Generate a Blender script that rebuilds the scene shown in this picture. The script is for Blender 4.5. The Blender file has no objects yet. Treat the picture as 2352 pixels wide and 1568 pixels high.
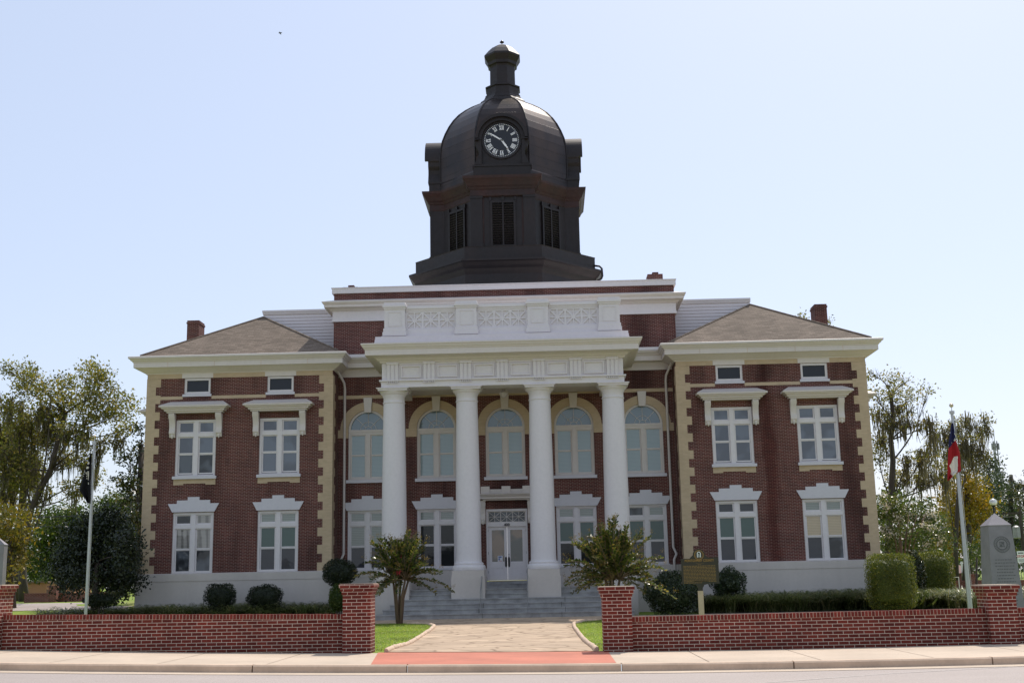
import bpy, bmesh, math, random
import numpy as np
from mathutils import Matrix, Vector
rnd = random.Random(7); rng = np.random.default_rng(7)
SC = bpy.context.scene; COL = SC.collection
PI = math.pi

# ------------------------------------------------------------------ camera
F = 2735.; PITCH = math.atan(547/2735.); YAW = math.radians(1.5); ROLL = 0.0202; EYE = 1.45
_d = np.array([-math.sin(YAW)*math.cos(PITCH), math.cos(YAW)*math.cos(PITCH), math.sin(PITCH)])
_r = np.array([math.cos(YAW), math.sin(YAW), 0.]); _u = np.cross(_r, _d)
_R = math.cos(ROLL)*_r - math.sin(ROLL)*_u; _U = math.sin(ROLL)*_r + math.cos(ROLL)*_u
def at(px, py, Y):            # survey helper: a sight line of the photograph meets the vertical plane Y
    v = _d + _R*((px-1176)/F) + _U*((784-py)/F); t = Y/v[1]
    return Vector((v[0]*t, Y, EYE+v[2]*t))
cam = bpy.data.cameras.new('camera'); co = bpy.data.objects.new('camera', cam); COL.objects.link(co)
cam.sensor_width = 36; cam.lens = 36*F/2352.; cam.clip_start = .1; cam.clip_end = 6000
co.matrix_world = Matrix(((_R[0], _U[0], -_d[0], 0), (_R[1], _U[1], -_d[1], 0), (_R[2], _U[2], -_d[2], EYE), (0, 0, 0, 1)))
SC.camera = co
# ------------------------------------------------------------------ light
SUN_EL = math.radians(56); SUN_AZ = math.radians(27)      # azimuth from +Y towards +X
w = bpy.data.worlds.new('World'); SC.world = w; w.use_nodes = True
nt = w.node_tree; bg = nt.nodes['Background']; sky = nt.nodes.new('ShaderNodeTexSky')
sky.sky_type = 'NISHITA'; sky.sun_disc = False; sky.sun_elevation = SUN_EL; sky.sun_rotation = SUN_AZ
sky.air_density = 1.0; sky.dust_density = 1.6; sky.ozone_density = 1.0
ti = nt.nodes.new('ShaderNodeMixRGB'); ti.blend_type = 'MULTIPLY'; ti.inputs[0].default_value = 1; ti.inputs[2].default_value = (1.05, .965, 1.04, 1)
hz = nt.nodes.new('ShaderNodeMixRGB'); hz.inputs[0].default_value = .5; hz.inputs[2].default_value = (5.4, 6.25, 7.25, 1)     # thin even haze over the whole sky
nt.links.new(sky.outputs[0], ti.inputs[1]); nt.links.new(ti.outputs[0], hz.inputs[1]); nt.links.new(hz.outputs[0], bg.inputs[0]); bg.inputs[1].default_value = 0.15
sl = bpy.data.lights.new('sun', 'SUN'); sl.energy = 4.2; sl.angle = math.radians(.5); sl.color = (1, .93, .82)
so = bpy.data.objects.new('sun', sl); COL.objects.link(so)
sd = Vector((math.sin(SUN_AZ)*math.cos(SUN_EL), math.cos(SUN_AZ)*math.cos(SUN_EL), math.sin(SUN_EL)))
so.rotation_euler = sd.to_track_quat('Z', 'Y').to_euler(); so.location = (20, 20, 60)
SC.view_settings.view_transform = 'Standard'; SC.view_settings.look = 'None'
SC.view_settings.exposure = 0.0; SC.view_settings.gamma = 1

# ------------------------------------------------------------------ materials
def lin(c):
    return tuple((v/255/12.92 if v/255 <= .04045 else ((v/255+.055)/1.055)**2.4) for v in c)
class N:
    def __init__(s, name):
        s.m = bpy.data.materials.new(name); s.m.use_nodes = True; s.t = s.m.node_tree
        s.b = s.t.nodes['Principled BSDF']; s.o = s.t.nodes['Material Output']
    def n(s, ty, **k):
        x = s.t.nodes.new('ShaderNode'+ty)
        for a, v in k.items(): setattr(x, a, v)
        return x
    def l(s, a, b): s.t.links.new(a, b)
    def noise(s, scale, vec=None, detail=4, rough=.6):
        x = s.n('TexNoise'); x.inputs['Scale'].default_value = scale; x.inputs['Detail'].default_value = detail
        x.inputs['Roughness'].default_value = rough
        if vec is not None: s.l(vec, x.inputs['Vector'])
        return x.outputs['Fac']
    def obj(s, sx=1, sy=1, sz=1):
        c = s.n('TexCoord'); m = s.n('Mapping'); m.inputs['Scale'].default_value = (sx, sy, sz)
        s.l(c.outputs['Object'], m.inputs['Vector']); return m.outputs[0]
    def ramp(s, fac, stops):
        x = s.n('ValToRGB'); e = x.color_ramp.elements
        for i, (p, c) in enumerate(stops):
            y = e[i] if i < 2 else e.new(p)
            y.position = p; y.color = (*c, 1) if len(c) == 3 else c
        s.l(fac, x.inputs[0]); return x.outputs[0]
    def mul(s, a, b, fac=1.0, mode='MULTIPLY'):
        x = s.n('MixRGB', blend_type=mode); x.inputs[0].default_value = fac
        for i, v in ((1, a), (2, b)):
            if hasattr(v, 'links'): s.l(v, x.inputs[i])
            else: x.inputs[i].default_value = (*v, 1)
        return x.outputs[0]
    def bump(s, h, strength=.3, dist=.01):
        x = s.n('Bump'); x.inputs['Strength'].default_value = strength; x.inputs['Distance'].default_value = dist
        s.l(h, x.inputs['Height']); s.l(x.outputs[0], s.b.inputs['Normal'])
    def set(s, color=None, rough=None, metal=None, spec=None):
        if color is not None:
            if hasattr(color, 'links'): s.l(color, s.b.inputs['Base Color'])
            else: s.b.inputs['Base Color'].default_value = (*color, 1)
        if rough is not None: s.b.inputs['Roughness'].default_value = rough
        if metal is not None: s.b.inputs['Metallic'].default_value = metal
        if spec is not None: s.b.inputs['Specular IOR Level'].default_value = spec
        return s

def mat_plain(name, c, rough=.6, var=.12, scale=1.2, metal=0, spec=.5, streak=False, bump=0):
    s = N(name); v = s.obj(1, 1, .25 if streak else 1)
    f = s.noise(scale, v, 5); k = s.ramp(f, [(.3, (1-var,)*3), (.7, (1+var*.4,)*3)])
    f2 = s.noise(scale*14, s.obj(), 3); k2 = s.ramp(f2, [(.3, (1-var*.4,)*3), (.7, (1,)*3)])
    s.set(s.mul(s.mul(c, k), k2), rough, metal, spec)
    if bump: s.bump(s.noise(60, s.obj(), 4), bump, .004)
    return s.m
def mat_brick(name, c1, c2, mortar, bw=.2, bh=.0635, ms=.006, soft=.1, var=.25, stain=0, bump=.5, mode='xy'):
    s = N(name); c = s.n('TexCoord'); sp = s.n('SeparateXYZ'); s.l(c.outputs['Object'], sp.inputs[0])
    ad = s.n('Math', operation='ADD'); s.l(sp.outputs[0], ad.inputs[0]); s.l(sp.outputs[1], ad.inputs[1])
    cb = s.n('CombineXYZ'); s.l(ad.outputs[0], cb.inputs[0]); s.l(sp.outputs[2], cb.inputs[1])
    if mode == 'solid': s.l(sp.outputs[0], cb.inputs[0]); s.l(sp.outputs[1], cb.inputs[1])
    b = s.n('TexBrick'); s.l(cb.outputs[0], b.inputs['Vector'])
    b.inputs['Scale'].default_value = 1; b.inputs['Brick Width'].default_value = bw; b.inputs['Row Height'].default_value = bh
    b.inputs['Mortar Size'].default_value = ms; b.inputs['Mortar Smooth'].default_value = soft; b.inputs['Bias'].default_value = 0
    b.inputs['Color1'].default_value = (*c1, 1); b.inputs['Color2'].default_value = (*c2, 1); b.inputs['Mortar'].default_value = (*mortar, 1)
    f = s.noise(1.1, s.obj(), 5); k = s.ramp(f, [(.25, (1-var,)*3), (.75, (1.08,)*3)])
    col = s.mul(b.outputs['Color'], k)
    if stain:
        f3 = s.noise(.55, s.obj(1, 1, .18), 4); k3 = s.ramp(f3, [(.46, (1, 1, 1)), (.66, (1-stain, 1-stain*1.1, 1-stain*1.1))])
        col = s.mul(col, k3)
    if name == 'old_red_brick':      # rusty damp streak down the middle of the right wing, patches under it
        m1 = s.n('Math', operation='SUBTRACT'); m1.inputs[1].default_value = 11.7; s.l(sp.outputs[0], m1.inputs[0]); m2 = s.n('Math', operation='ABSOLUTE'); s.l(m1.outputs[0], m2.inputs[0])
        m3 = s.n('Math', operation='MULTIPLY_ADD'); m3.inputs[1].default_value = 1.3; s.l(s.noise(1.3, s.obj(1, 1, .25), 5), m3.inputs[0]); s.l(m2.outputs[0], m3.inputs[2])
        col = s.mul(col, s.ramp(m3.outputs[0], [(.75, (.62, .42, .40)), (1.15, (1, 1, 1))]))
    s.set(col, .8, 0, .3)
    inv = s.n('Math', operation='SUBTRACT'); inv.inputs[0].default_value = 1; s.l(b.outputs['Fac'], inv.inputs[1])
    s.bump(inv.outputs[0], bump, .004)
    return s.m
def mat_leaf(name, c1, c2, c3=None, trans=.35, rough=.45, spec=.4):
    s = N(name); g = s.n('NewGeometry')
    stops = [(.1, c1), (.9, c2)]
    if c3: stops = [(.1, c1), (.7, c2), (.93, c3)]
    col = s.ramp(g.outputs['Random Per Island'], stops)
    k = s.ramp(s.noise(.45, s.obj(), 3), [(.35, (.65, .65, .65)), (.65, (1.2, 1.2, 1.15))])
    col = s.mul(col, k); s.set(col, rough, 0, spec)
    t = s.n('BsdfTranslucent'); s.l(s.mul(col, (1.25, 1.25, .8)), t.inputs[0])
    mx = s.n('MixShader'); mx.inputs[0].default_value = trans
    s.l(s.b.outputs[0], mx.inputs[1]); s.l(t.outputs[0], mx.inputs[2]); s.l(mx.outputs[0], s.o.inputs[0])
    return s.m
def mat_pane(name, c, slat=0, rough=.03, curtain=0, two=None, ior=1.7):
    s = N(name); col = c; src = None
    if slat:
        w_ = s.n('TexWave', wave_type='BANDS', bands_direction='Z'); w_.inputs['Scale'].default_value = slat
        w_.inputs['Distortion'].default_value = .3; s.l(s.obj(), w_.inputs['Vector'])
        col = s.mul(c, s.ramp(w_.outputs['Fac'], [(.0, (.72,)*3), (.5, (1.05,)*3)])); src = True
    if curtain:
        w_ = s.n('TexWave', wave_type='BANDS', bands_direction='X'); w_.inputs['Scale'].default_value = curtain
        w_.inputs['Distortion'].default_value = 6; s.l(s.obj(1, 1, .3), w_.inputs['Vector'])
        col = s.mul(col, s.ramp(w_.outputs['Fac'], [(.1, (.55,)*3), (.6, (1.1,)*3)]))
    if two is not None:  # second tone in noise patches paints reflections into the pane colour
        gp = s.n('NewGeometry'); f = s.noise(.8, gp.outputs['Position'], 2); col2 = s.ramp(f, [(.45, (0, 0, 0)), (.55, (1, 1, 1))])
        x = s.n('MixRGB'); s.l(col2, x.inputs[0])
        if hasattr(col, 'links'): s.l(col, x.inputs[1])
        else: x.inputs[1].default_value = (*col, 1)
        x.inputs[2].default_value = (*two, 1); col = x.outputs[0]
    s.set(col, .7, 0, .2)
    s.b.inputs['Coat Weight'].default_value = 1; s.b.inputs['Coat Roughness'].default_value = rough; s.b.inputs['Coat IOR'].default_value = ior
    # old sheet glass is wavy
    b = s.n('Bump'); b.inputs['Strength'].default_value = .06; b.inputs['Distance'].default_value = .05
    gq = s.n('NewGeometry'); s.l(s.noise(2.2, gq.outputs['Position'], 2), b.inputs['Height']); s.l(b.outputs[0], s.b.inputs['Coat Normal'])
    return s.m

M = {}
M['brick'] = mat_brick('old_red_brick', (.076, .015, .012), (.128, .026, .018), (.38, .27, .23), .205, .0635, .0066, .1, .32, .55)
M['cream'] = mat_brick('cream_brick', (.47, .36, .235), (.53, .405, .27), (.50, .40, .29), .205, .0635, .004, .2, .12, 0, .35)
M['wallbrick'] = mat_brick('new_red_brick', (.115, .017, .011), (.21, .034, .020), (.68, .56, .45), .203, .0677, .0050, .05, .35, .25, .6)
M['farbrick'] = mat_brick('far_brick', (.16, .035, .025), (.2, .05, .035), (.4, .32, .28), .203, .0677, .006)
def mat_paint(name, c, soil=(.72, .64, .58), amt=.3):
    s = N(name); f = s.noise(.9, s.obj(1.6, 1.6, .35), 6, .65)
    k = s.ramp(f, [(.42, (1, 1, 1)), (.85, tuple(1-amt*(1-v) for v in soil))])
    f2 = s.noise(9, s.obj(), 4); k2 = s.ramp(f2, [(.3, (.95,)*3), (.6, (1,)*3)])
    s.set(s.mul(s.mul(c, k), k2), .5, 0, .35); s.bump(s.noise(25, s.obj(), 3), .08, .01); return s.m
M['white'] = mat_paint('white_paint', (.69, .65, .66), amt=.1)
M['trim'] = mat_paint('cornice_paint', (.65, .595, .56), amt=.18)
M['label'] = mat_paint('lintel_paint', (.60, .58, .62), amt=.08)
M['stucco'] = mat_plain('grey_white_stucco', (.57, .515, .475), .8, .12, .7, streak=True, bump=.25)
M['granite'] = mat_plain('granite_step', (.37, .36, .355), .7, .35, 2.2, bump=.3)
M['concrete'] = mat_plain('concrete', (.55, .44, .335), .85, .2, .5, bump=.3)
M['curb'] = mat_plain('curb_concrete', (.62, .46, .335), .85, .25, 1.2, bump=.3)
M['redpaint'] = mat_plain('red_painted_concrete', (.52, .165, .10), .75, .22, .7, bump=.2)
M['black'] = mat_plain('black_iron', (.012, .012, .014), .45)
M['dark'] = mat_plain('dark_void', (.01, .01, .012), .9)
M['alu'] = mat_plain('brushed_aluminium', (.46, .46, .475), .38, .08, 3, metal=.7)
M['galv'] = mat_plain('galvanised_steel', (.33, .33, .33), .5, .2, 3, metal=.5)
def mat_copper(name, c1, c2, c3, me=.45, ro=.42):
    s = N(name); v = s.obj(1, 1, .5)
    f = s.noise(.8, v, 6, .65); col = s.ramp(f, [(.35, c1), (.6, c2), (.78, c3)])
    s.set(col, ro, me, .5); f2 = s.noise(6, s.obj(), 4)
    r = s.ramp(f2, [(.3, (ro-.06,)*3), (.7, (ro+.1,)*3)]); s.l(r, s.b.inputs['Roughness']); return s.m
M['copper'] = mat_copper('aged_dark_copper', (.015, .0115, .012), (.022, .015, .0145), (.038, .02, .015), .3, .5)
M['copper2'] = mat_copper('reddish_copper', (.022, .010, .009), (.040, .014, .011), (.065, .019, .014), .15, .6)
def mat_dome():
    s = N('dome_copper'); f = s.noise(.7, s.obj(1, 1, .6), 5); col = s.ramp(f, [(.35, (.022, .017, .018)), (.7, (.06, .037, .027))])
    c = s.n('TexCoord'); sp = s.n('SeparateXYZ'); s.l(c.outputs['Object'], sp.inputs[0])
    md = s.n('Math', operation='PINGPONG'); md.inputs[1].default_value = .26; s.l(sp.outputs[2], md.inputs[0])
    lt = s.n('Math', operation='LESS_THAN'); lt.inputs[1].default_value = .012; s.l(md.outputs[0], lt.inputs[0])
    k = s.ramp(lt.outputs[0], [(0, (1, 1, 1)), (1, (.6, .58, .58))])
    s.set(s.mul(col, k), .36, .55, .5); iv = s.n('Math', operation='SUBTRACT'); iv.inputs[0].default_value = 1; s.l(lt.outputs[0], iv.inputs[1])
    s.bump(iv.outputs[0], .5, .01); return s.m
M['dome'] = mat_dome()
def mat_shingle():
    s = N('asphalt_shingles'); c = s.n('TexCoord'); sp = s.n('SeparateXYZ'); s.l(c.outputs['Object'], sp.inputs[0])
    cb = s.n('CombineXYZ'); s.l(sp.outputs[0], cb.inputs[0]); s.l(sp.outputs[2], cb.inputs[1])
    b = s.n('TexBrick'); s.l(cb.outputs[0], b.inputs['Vector']); b.inputs['Scale'].default_value = 1
    b.inputs['Brick Width'].default_value = .32; b.inputs['Row Height'].default_value = .075; b.inputs['Mortar Size'].default_value = .006
    b.inputs['Color1'].default_value = (.235, .185, .145, 1); b.inputs['Color2'].default_value = (.15, .118, .092, 1); b.inputs['Mortar'].default_value = (.09, .07, .055, 1)
    k = s.ramp(s.noise(30, s.obj(), 3), [(.3, (.7,)*3), (.7, (1.15,)*3)]); k2 = s.ramp(s.noise(.7, s.obj(), 3), [(.3, (.85,)*3), (.7, (1.08,)*3)])
    s.set(s.mul(s.mul(b.outputs[0], k), k2), .9, 0, .2); return s.m
M['shingle'] = mat_shingle()
def mat_asphalt():
    s = N('pale_asphalt'); f = s.noise(.35, s.obj(.4, 1, 1), 5); c = s.ramp(f, [(.3, (.335, .285, .258)), (.7, (.405, .345, .312))])
    k = s.ramp(s.noise(45, s.obj(), 4, .8), [(.3, (.72,)*3), (.55, (1,)*3), (.78, (1.35,)*3)])
    s.set(s.mul(c, k), .75, 0, .4); s.bump(s.noise(90, s.obj(), 3), .4, .006); return s.m
M['asphalt'] = mat_asphalt()
def mat_stamped():
    s = N('stamped_concrete_path'); f = s.noise(.8, s.obj(.5, 1, 1), 5); c = s.ramp(f, [(.3, (.40, .30, .215)), (.7, (.53, .405, .29))])
    wv = s.n('TexNoise'); wv.inputs['Scale'].default_value = 1.2; s.l(s.obj(), wv.inputs['Vector'])
    ad = s.n('MixRGB', blend_type='ADD'); ad.inputs[0].default_value = .35; s.l(s.obj(1, 1, .01), ad.inputs[1]); s.l(wv.outputs['Color'], ad.inputs[2])
    vo = s.n('TexVoronoi', feature='DISTANCE_TO_EDGE'); vo.inputs['Scale'].default_value = 1.25; s.l(ad.outputs[0], vo.inputs['Vector'])
    vc = s.n('TexVoronoi'); vc.inputs['Scale'].default_value = 1.25; s.l(ad.outputs[0], vc.inputs['Vector'])
    k = s.ramp(vo.outputs['Distance'], [(.0, (.52, .49, .46)), (.07, (1,)*3)]); sp = s.n('SeparateColor'); s.l(vc.outputs['Color'], sp.inputs[0])
    kc = s.ramp(sp.outputs[0], [(0, (.86, .85, .84)), (1, (1.08, 1.07, 1.05))])
    s.set(s.mul(s.mul(c, k), kc), .85, 0, .3); s.bump(vo.outputs['Distance'], .5, .04); return s.m
M['stamped'] = mat_stamped()
def mat_ground():
    s = N('lawn_ground'); f = s.noise(.35, s.obj(), 6, .65); c = s.ramp(f, [(.3, (.15, .22, .03)), (.55, (.20, .27, .04)), (.75, (.30, .27, .11))])
    k = s.ramp(s.noise(14, s.obj(), 4), [(.3, (.7,)*3), (.7, (1.2,)*3)]); s.set(s.mul(c, k), .9, 0, .2); return s.m
M['ground'] = mat_ground()
M['soil'] = mat_plain('dark_mulch', (.045, .032, .024), .95, .4, 3)
def bark(name, c): return mat_plain(name, c, .9, .4, 4, streak=True, bump=.5)
M['bark'] = bark('grey_bark', (.075, .058, .046)); M['bark2'] = bark('crape_bark', (.20, .13, .085))
M['blackpole'] = M['black']
M['L_oak'] = mat_leaf('oak_leaves', (.10, .11, .02), (.235, .23, .055), (.34, .25, .07), .5)
M['L_oak2'] = mat_leaf('sparse_leaves', (.13, .135, .04), (.26, .24, .075), (.34, .25, .10), .5)
M['L_yel'] = mat_leaf('yellowing_leaves', (.20, .16, .015), (.33, .24, .02), (.38, .22, .03), .4)
M['L_green'] = mat_leaf('green_leaves', (.035, .065, .012), (.08, .125, .02), (.15, .17, .03), .35)
M['L_dark'] = mat_leaf('dark_evergreen_leaves', (.010, .017, .008), (.022, .034, .013), (.045, .055, .02), .12, .4, .4)
M['L_mag'] = mat_leaf('magnolia_leaves', (.02, .032, .010), (.05, .07, .018), (.15, .13, .05), .2, .25, .6)
M['L_pine'] = mat_leaf('pine_needles', (.03, .05, .02), (.065, .09, .04), (.11, .13, .07), .25)
M['L_hedge'] = mat_leaf('clipped_hedge_leaves', (.05, .075, .01), (.14, .17, .02), (.27, .25, .04), .4)
M['L_crape'] = mat_leaf('crape_leaves', (.04, .065, .02), (.105, .13, .035), (.27, .21, .06), .45, .3, .5)
M['L_crapeW'] = mat_leaf('crape_leaves_green', (.05, .085, .015), (.11, .16, .03), (.2, .2, .06), .35, .3, .5)
M['L_lir'] = mat_leaf('liriope_blades', (.07, .095, .03), (.15, .18, .07), (.36, .33, .19), .4, .3, .5)
M['L_grass'] = mat_leaf('grass_blades', (.19, .28, .025), (.29, .40, .045), (.42, .40, .14), .45)
M['moss'] = mat_leaf('hanging_moss', (.10, .085, .055), (.17, .15, .105), (.26, .23, .17), .3, .9, .1)
M['bloomW'] = mat_leaf('white_blooms', (.75, .66, .62), (.85, .78, .76), None, .3); M['bloomR'] = mat_leaf('pink_blooms', (.7, .05, .10), (.8, .12, .18), None, .3)
P_sky = mat_pane('pane_painted_sky', (.10, .115, .15), two=(.055, .06, .08)); P_att = mat_pane('pane_attic', (.010, .011, .016), ior=1.38)  # P_sky: mirrored sky and trees painted into the base colour
P_blind = mat_pane('pane_pale_blind', (.27, .34, .355), slat=5.2)
P_fan = mat_pane('pane_fanlight', (.15, .20, .235))
P_green = mat_pane('pane_green_blind', (.065, .11, .10), slat=6, ior=1.5)
P_dark = mat_pane('pane_dark_blind', (.038, .04, .05), slat=6, ior=1.5)
P_light = mat_pane('pane_light_blind', (.22, .245, .225), slat=4)
P_tan = mat_pane('pane_painted_tan_reflection', (.46, .36, .23), slat=4.5)  # tan base paints in the reflection of a building opposite
P_cur = mat_pane('pane_curtain', (.30, .28, .26), slat=5, curtain=1.1)
P_door = mat_pane('pane_door_painted_reflection', (.06, .065, .06), two=(.21, .145, .10))  # brown patches paint a street reflection into the door glass
P_black = mat_pane('pane_black', (.012, .013, .015), slat=5, ior=1.42)
P_drk2 = mat_pane('pane_dark_painted_reflection', (.02, .022, .026), two=(.09, .10, .12), ior=1.5)  # paler patches are reflections painted into the dark glass

# ------------------------------------------------------------------ mesh helpers
class MB:
    def __init__(s): s.v = []; s.f = []; s.mi = []
    def add(s, vs, fs, mi=0):
        o = len(s.v); s.v += [tuple(v) for v in vs]; s.f += [tuple(i+o for i in f) for f in fs]; s.mi += [mi]*len(fs); return s
    def box(s, x0, x1, y0, y1, z0, z1, mi=0):
        return s.add([(x0, y0, z0), (x1, y0, z0), (x1, y1, z0), (x0, y1, z0), (x0, y0, z1), (x1, y0, z1), (x1, y1, z1), (x0, y1, z1)],
                     [(0, 3, 2, 1), (4, 5, 6, 7), (0, 1, 5, 4), (1, 2, 6, 5), (2, 3, 7, 6), (3, 0, 4, 7)], mi)
    def obox(s, c, ax, ay, az, mi=0):    # oriented box: centre and three half-extent vectors
        c = Vector(c); ax, ay, az = Vector(ax), Vector(ay), Vector(az); vs = []
        for k in (-1, 1):
            for i, j in ((-1, -1), (1, -1), (1, 1), (-1, 1)): vs.append(c+ax*i+ay*j+az*k)
        return s.add(vs, [(0, 3, 2, 1), (4, 5, 6, 7), (0, 1, 5, 4), (1, 2, 6, 5), (2, 3, 7, 6), (3, 0, 4, 7)], mi)
    def prism(s, poly, plane, a, b, mi=0):     # 2-D outline extruded; plane 'xz' along y, 'yz' along x, 'xy' along z
        n = len(poly)
        def p(u, v, t): return {'xz': (u, t, v), 'yz': (t, u, v), 'xy': (u, v, t)}[plane]
        vs = [p(u, v, a) for u, v in poly]+[p(u, v, b) for u, v in poly]
        fs = [(i, (i+1) % n, (i+1) % n+n, i+n) for i in range(n)]+[tuple(range(n))[::-1], tuple(range(n, 2*n))]
        return s.add(vs, fs, mi)
    def lathe(s, prof, n=32, c=(0, 0), phase=0., apo=False, mi=0, caps=True):
        k = 1/math.cos(PI/n) if apo else 1; vs = []
        for r, z in prof:
            for i in range(n):
                a = phase+2*PI*i/n; vs.append((c[0]+r*k*math.cos(a), c[1]+r*k*math.sin(a), z))
        m = len(prof); fs = [(j*n+i, j*n+(i+1) % n, (j+1)*n+(i+1) % n, (j+1)*n+i) for j in range(m-1) for i in range(n)]
        if caps: fs += [tuple(range(n))[::-1], tuple(range((m-1)*n, m*n))]
        return s.add(vs, fs, mi)
    def tube(s, pts, rad, n=6, mi=0):
        pts = [Vector(p) for p in pts]; vs = []; m = len(pts)
        if not hasattr(rad, '__len__'): rad = [rad]*m
        t0 = (pts[1]-pts[0]).normalized(); ref = Vector((0, 0, 1)) if abs(t0.z) < .9 else Vector((1, 0, 0))
        u = t0.cross(ref).normalized()
        for i in range(m):
            t = (pts[min(i+1, m-1)]-pts[max(i-1, 0)]).normalized(); u = (u-t*u.dot(t))
            u = u.normalized() if u.length > 1e-6 else t.orthogonal().normalized()
            v = t.cross(u)
            for k in range(n):
                a = 2*PI*k/n; vs.append(pts[i]+(u*math.cos(a)+v*math.sin(a))*rad[i])
        fs = [(j*n+i, j*n+(i+1) % n, (j+1)*n+(i+1) % n, (j+1)*n+i) for j in range(m-1) for i in range(n)]
        fs += [tuple(range(n))[::-1], tuple(range((m-1)*n, m*n))]
        return s.add(vs, fs, mi)
    def skirt(s, x0, x1, yf, yb, prof, mi=0):  # moulding swept round front and both sides of a block
        vs = []
        for o, z in prof: vs += [(x0-o, yb, z), (x0-o, yf-o, z), (x1+o, yf-o, z), (x1+o, yb, z)]
        fs = []
        for j in range(len(prof)-1):
            for i in range(3): fs.append((j*4+i, j*4+i+1, j*4+i+5, j*4+i+4))
        return s.add(vs, fs, mi)
    def build(s, name, mats, parent=None, loc=None, smooth=False, auto=None):
        me = bpy.data.meshes.new(name); me.from_pydata(s.v, [], s.f)
        if not isinstance(mats, (list, tuple)): mats = [mats]
        for m in mats: me.materials.append(M[m] if isinstance(m, str) else m)
        me.polygons.foreach_set('material_index', s.mi)
        bm = bmesh.new(); bm.from_mesh(me); bmesh.ops.recalc_face_normals(bm, faces=bm.faces); bm.to_mesh(me); bm.free()
        if smooth:
            me.polygons.foreach_set('use_smooth', [True]*len(me.polygons))
            if auto: me.set_sharp_from_angle(angle=math.radians(auto))
        me.update(); o = bpy.data.objects.new(name, me); COL.objects.link(o)
        if parent is not None: o.parent = parent
        if loc is not None: o.location = loc
        return o
def fast_mesh(name, V, Fq, mats, parent=None, mi=None):        # V (n,3), Fq (m,4)
    me = bpy.data.meshes.new(name); V = np.asarray(V, np.float32); Fq = np.asarray(Fq, np.int32); k = Fq.shape[1]
    me.vertices.add(len(V)); me.vertices.foreach_set('co', V.ravel()); me.loops.add(Fq.size); me.polygons.add(len(Fq))
    me.loops.foreach_set('vertex_index', Fq.ravel()); me.polygons.foreach_set('loop_start', np.arange(0, Fq.size, k, dtype=np.int32))
    me.polygons.foreach_set('loop_total', np.full(len(Fq), k, np.int32))
    if not isinstance(mats, (list, tuple)): mats = [mats]
    for m in mats: me.materials.append(M[m] if isinstance(m, str) else m)
    if mi is not None: me.polygons.foreach_set('material_index', np.asarray(mi, np.int32))
    me.update(calc_edges=True); o = bpy.data.objects.new(name, me); COL.objects.link(o)
    if parent is not None: o.parent = parent
    return o
def tag(o, label=None, cat=None, group=None, kind=None):
    if label: o['label'] = label
    if cat: o['category'] = cat
    if group: o['group'] = group
    if kind: o['kind'] = kind
    return o
def thing(name, label, cat, loc=(0, 0, 0), rz=0, group=None):
    o = bpy.data.objects.new(name, None); COL.objects.link(o); o.location = loc; o.rotation_euler = (0, 0, rz); o.empty_display_size = .3
    return tag(o, label, cat, group)
def copy_tree(o, parent=None, loc=None, rz=None, skip_label=True):
    c = o.copy(); COL.objects.link(c); c.parent = parent
    if loc is not None: c.location = loc
    if rz is not None: c.rotation_euler = (0, 0, rz)
    for ch in list(o.children): copy_tree(ch, c)
    return c
def text_mesh(name, txt, size, mat, parent, loc, rot=(PI/2, 0, 0), ext=.004, spacing=1.0, bold=0):
    cu = bpy.data.curves.new(name, 'FONT'); cu.body = txt; cu.size = size; cu.extrude = ext; cu.align_x = 'CENTER'; cu.align_y = 'CENTER'
    cu.space_character = spacing; cu.offset = bold; cu.resolution_u = 3
    t = bpy.data.objects.new('tmp_text', cu); t['w'] = 0; COL.objects.link(t); bpy.context.view_layer.update()
    me = bpy.data.meshes.new_from_object(t.evaluated_get(bpy.context.evaluated_depsgraph_get()))
    bpy.data.objects.remove(t); me.materials.clear(); me.materials.append(M[mat] if isinstance(mat, str) else mat)
    o = bpy.data.objects.new(name, me); COL.objects.link(o); o.parent = parent; o.location = loc; o.rotation_euler = rot
    return o
def smooth01(t): t = max(0., min(1., t)); return t*t*(3-2*t)

# ------------------------------------------------------------------ ground
def z_walk(x): return .0011*(max(-16, min(14, x))-4.5)**2+.012
def z_yard(x, y):
    k = smooth01((y-24.6)/6); z = z_walk(x)*(1-k)-.05*k
    side = smooth01((x+12)/24)
    return z+smooth01((y-54)/19)*(.75*(1-side)+.45*side)
def sheet(name, xs, ys, zf, mat, dz=0, kind='structure'):
    vs = [(x, y, zf(x, y)+dz) for y in ys for x in xs]; nx = len(xs)
    fs = [(j*nx+i, j*nx+i+1, (j+1)*nx+i+1, (j+1)*nx+i) for j in range(len(ys)-1) for i in range(nx-1)]
    return tag(MB().add(vs, fs).build(name, mat), kind=kind)
XS = [-1500, -400, -150, -80]+[x for x in np.arange(-50, 51, 2.)]+[80, 150, 400, 1500]
YS = [24.3]+list(np.arange(25, 80, 1.5))+[85, 95, 110, 140, 200, 400, 900, 3000]
sheet('lawn_ground', XS, YS, z_yard, 'ground', -.006)
sheet('road', XS, [-300, -60, -20, 0, 6, 10, 14, 17, 19, 20.88], lambda x, y: z_walk(x)-.13-.012*(20.9-y)*.15, 'asphalt')
sheet('road_far_base', [-1500, 1500], [-3000, -300], lambda x, y: -.6, 'ground').name = 'ground'
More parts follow.
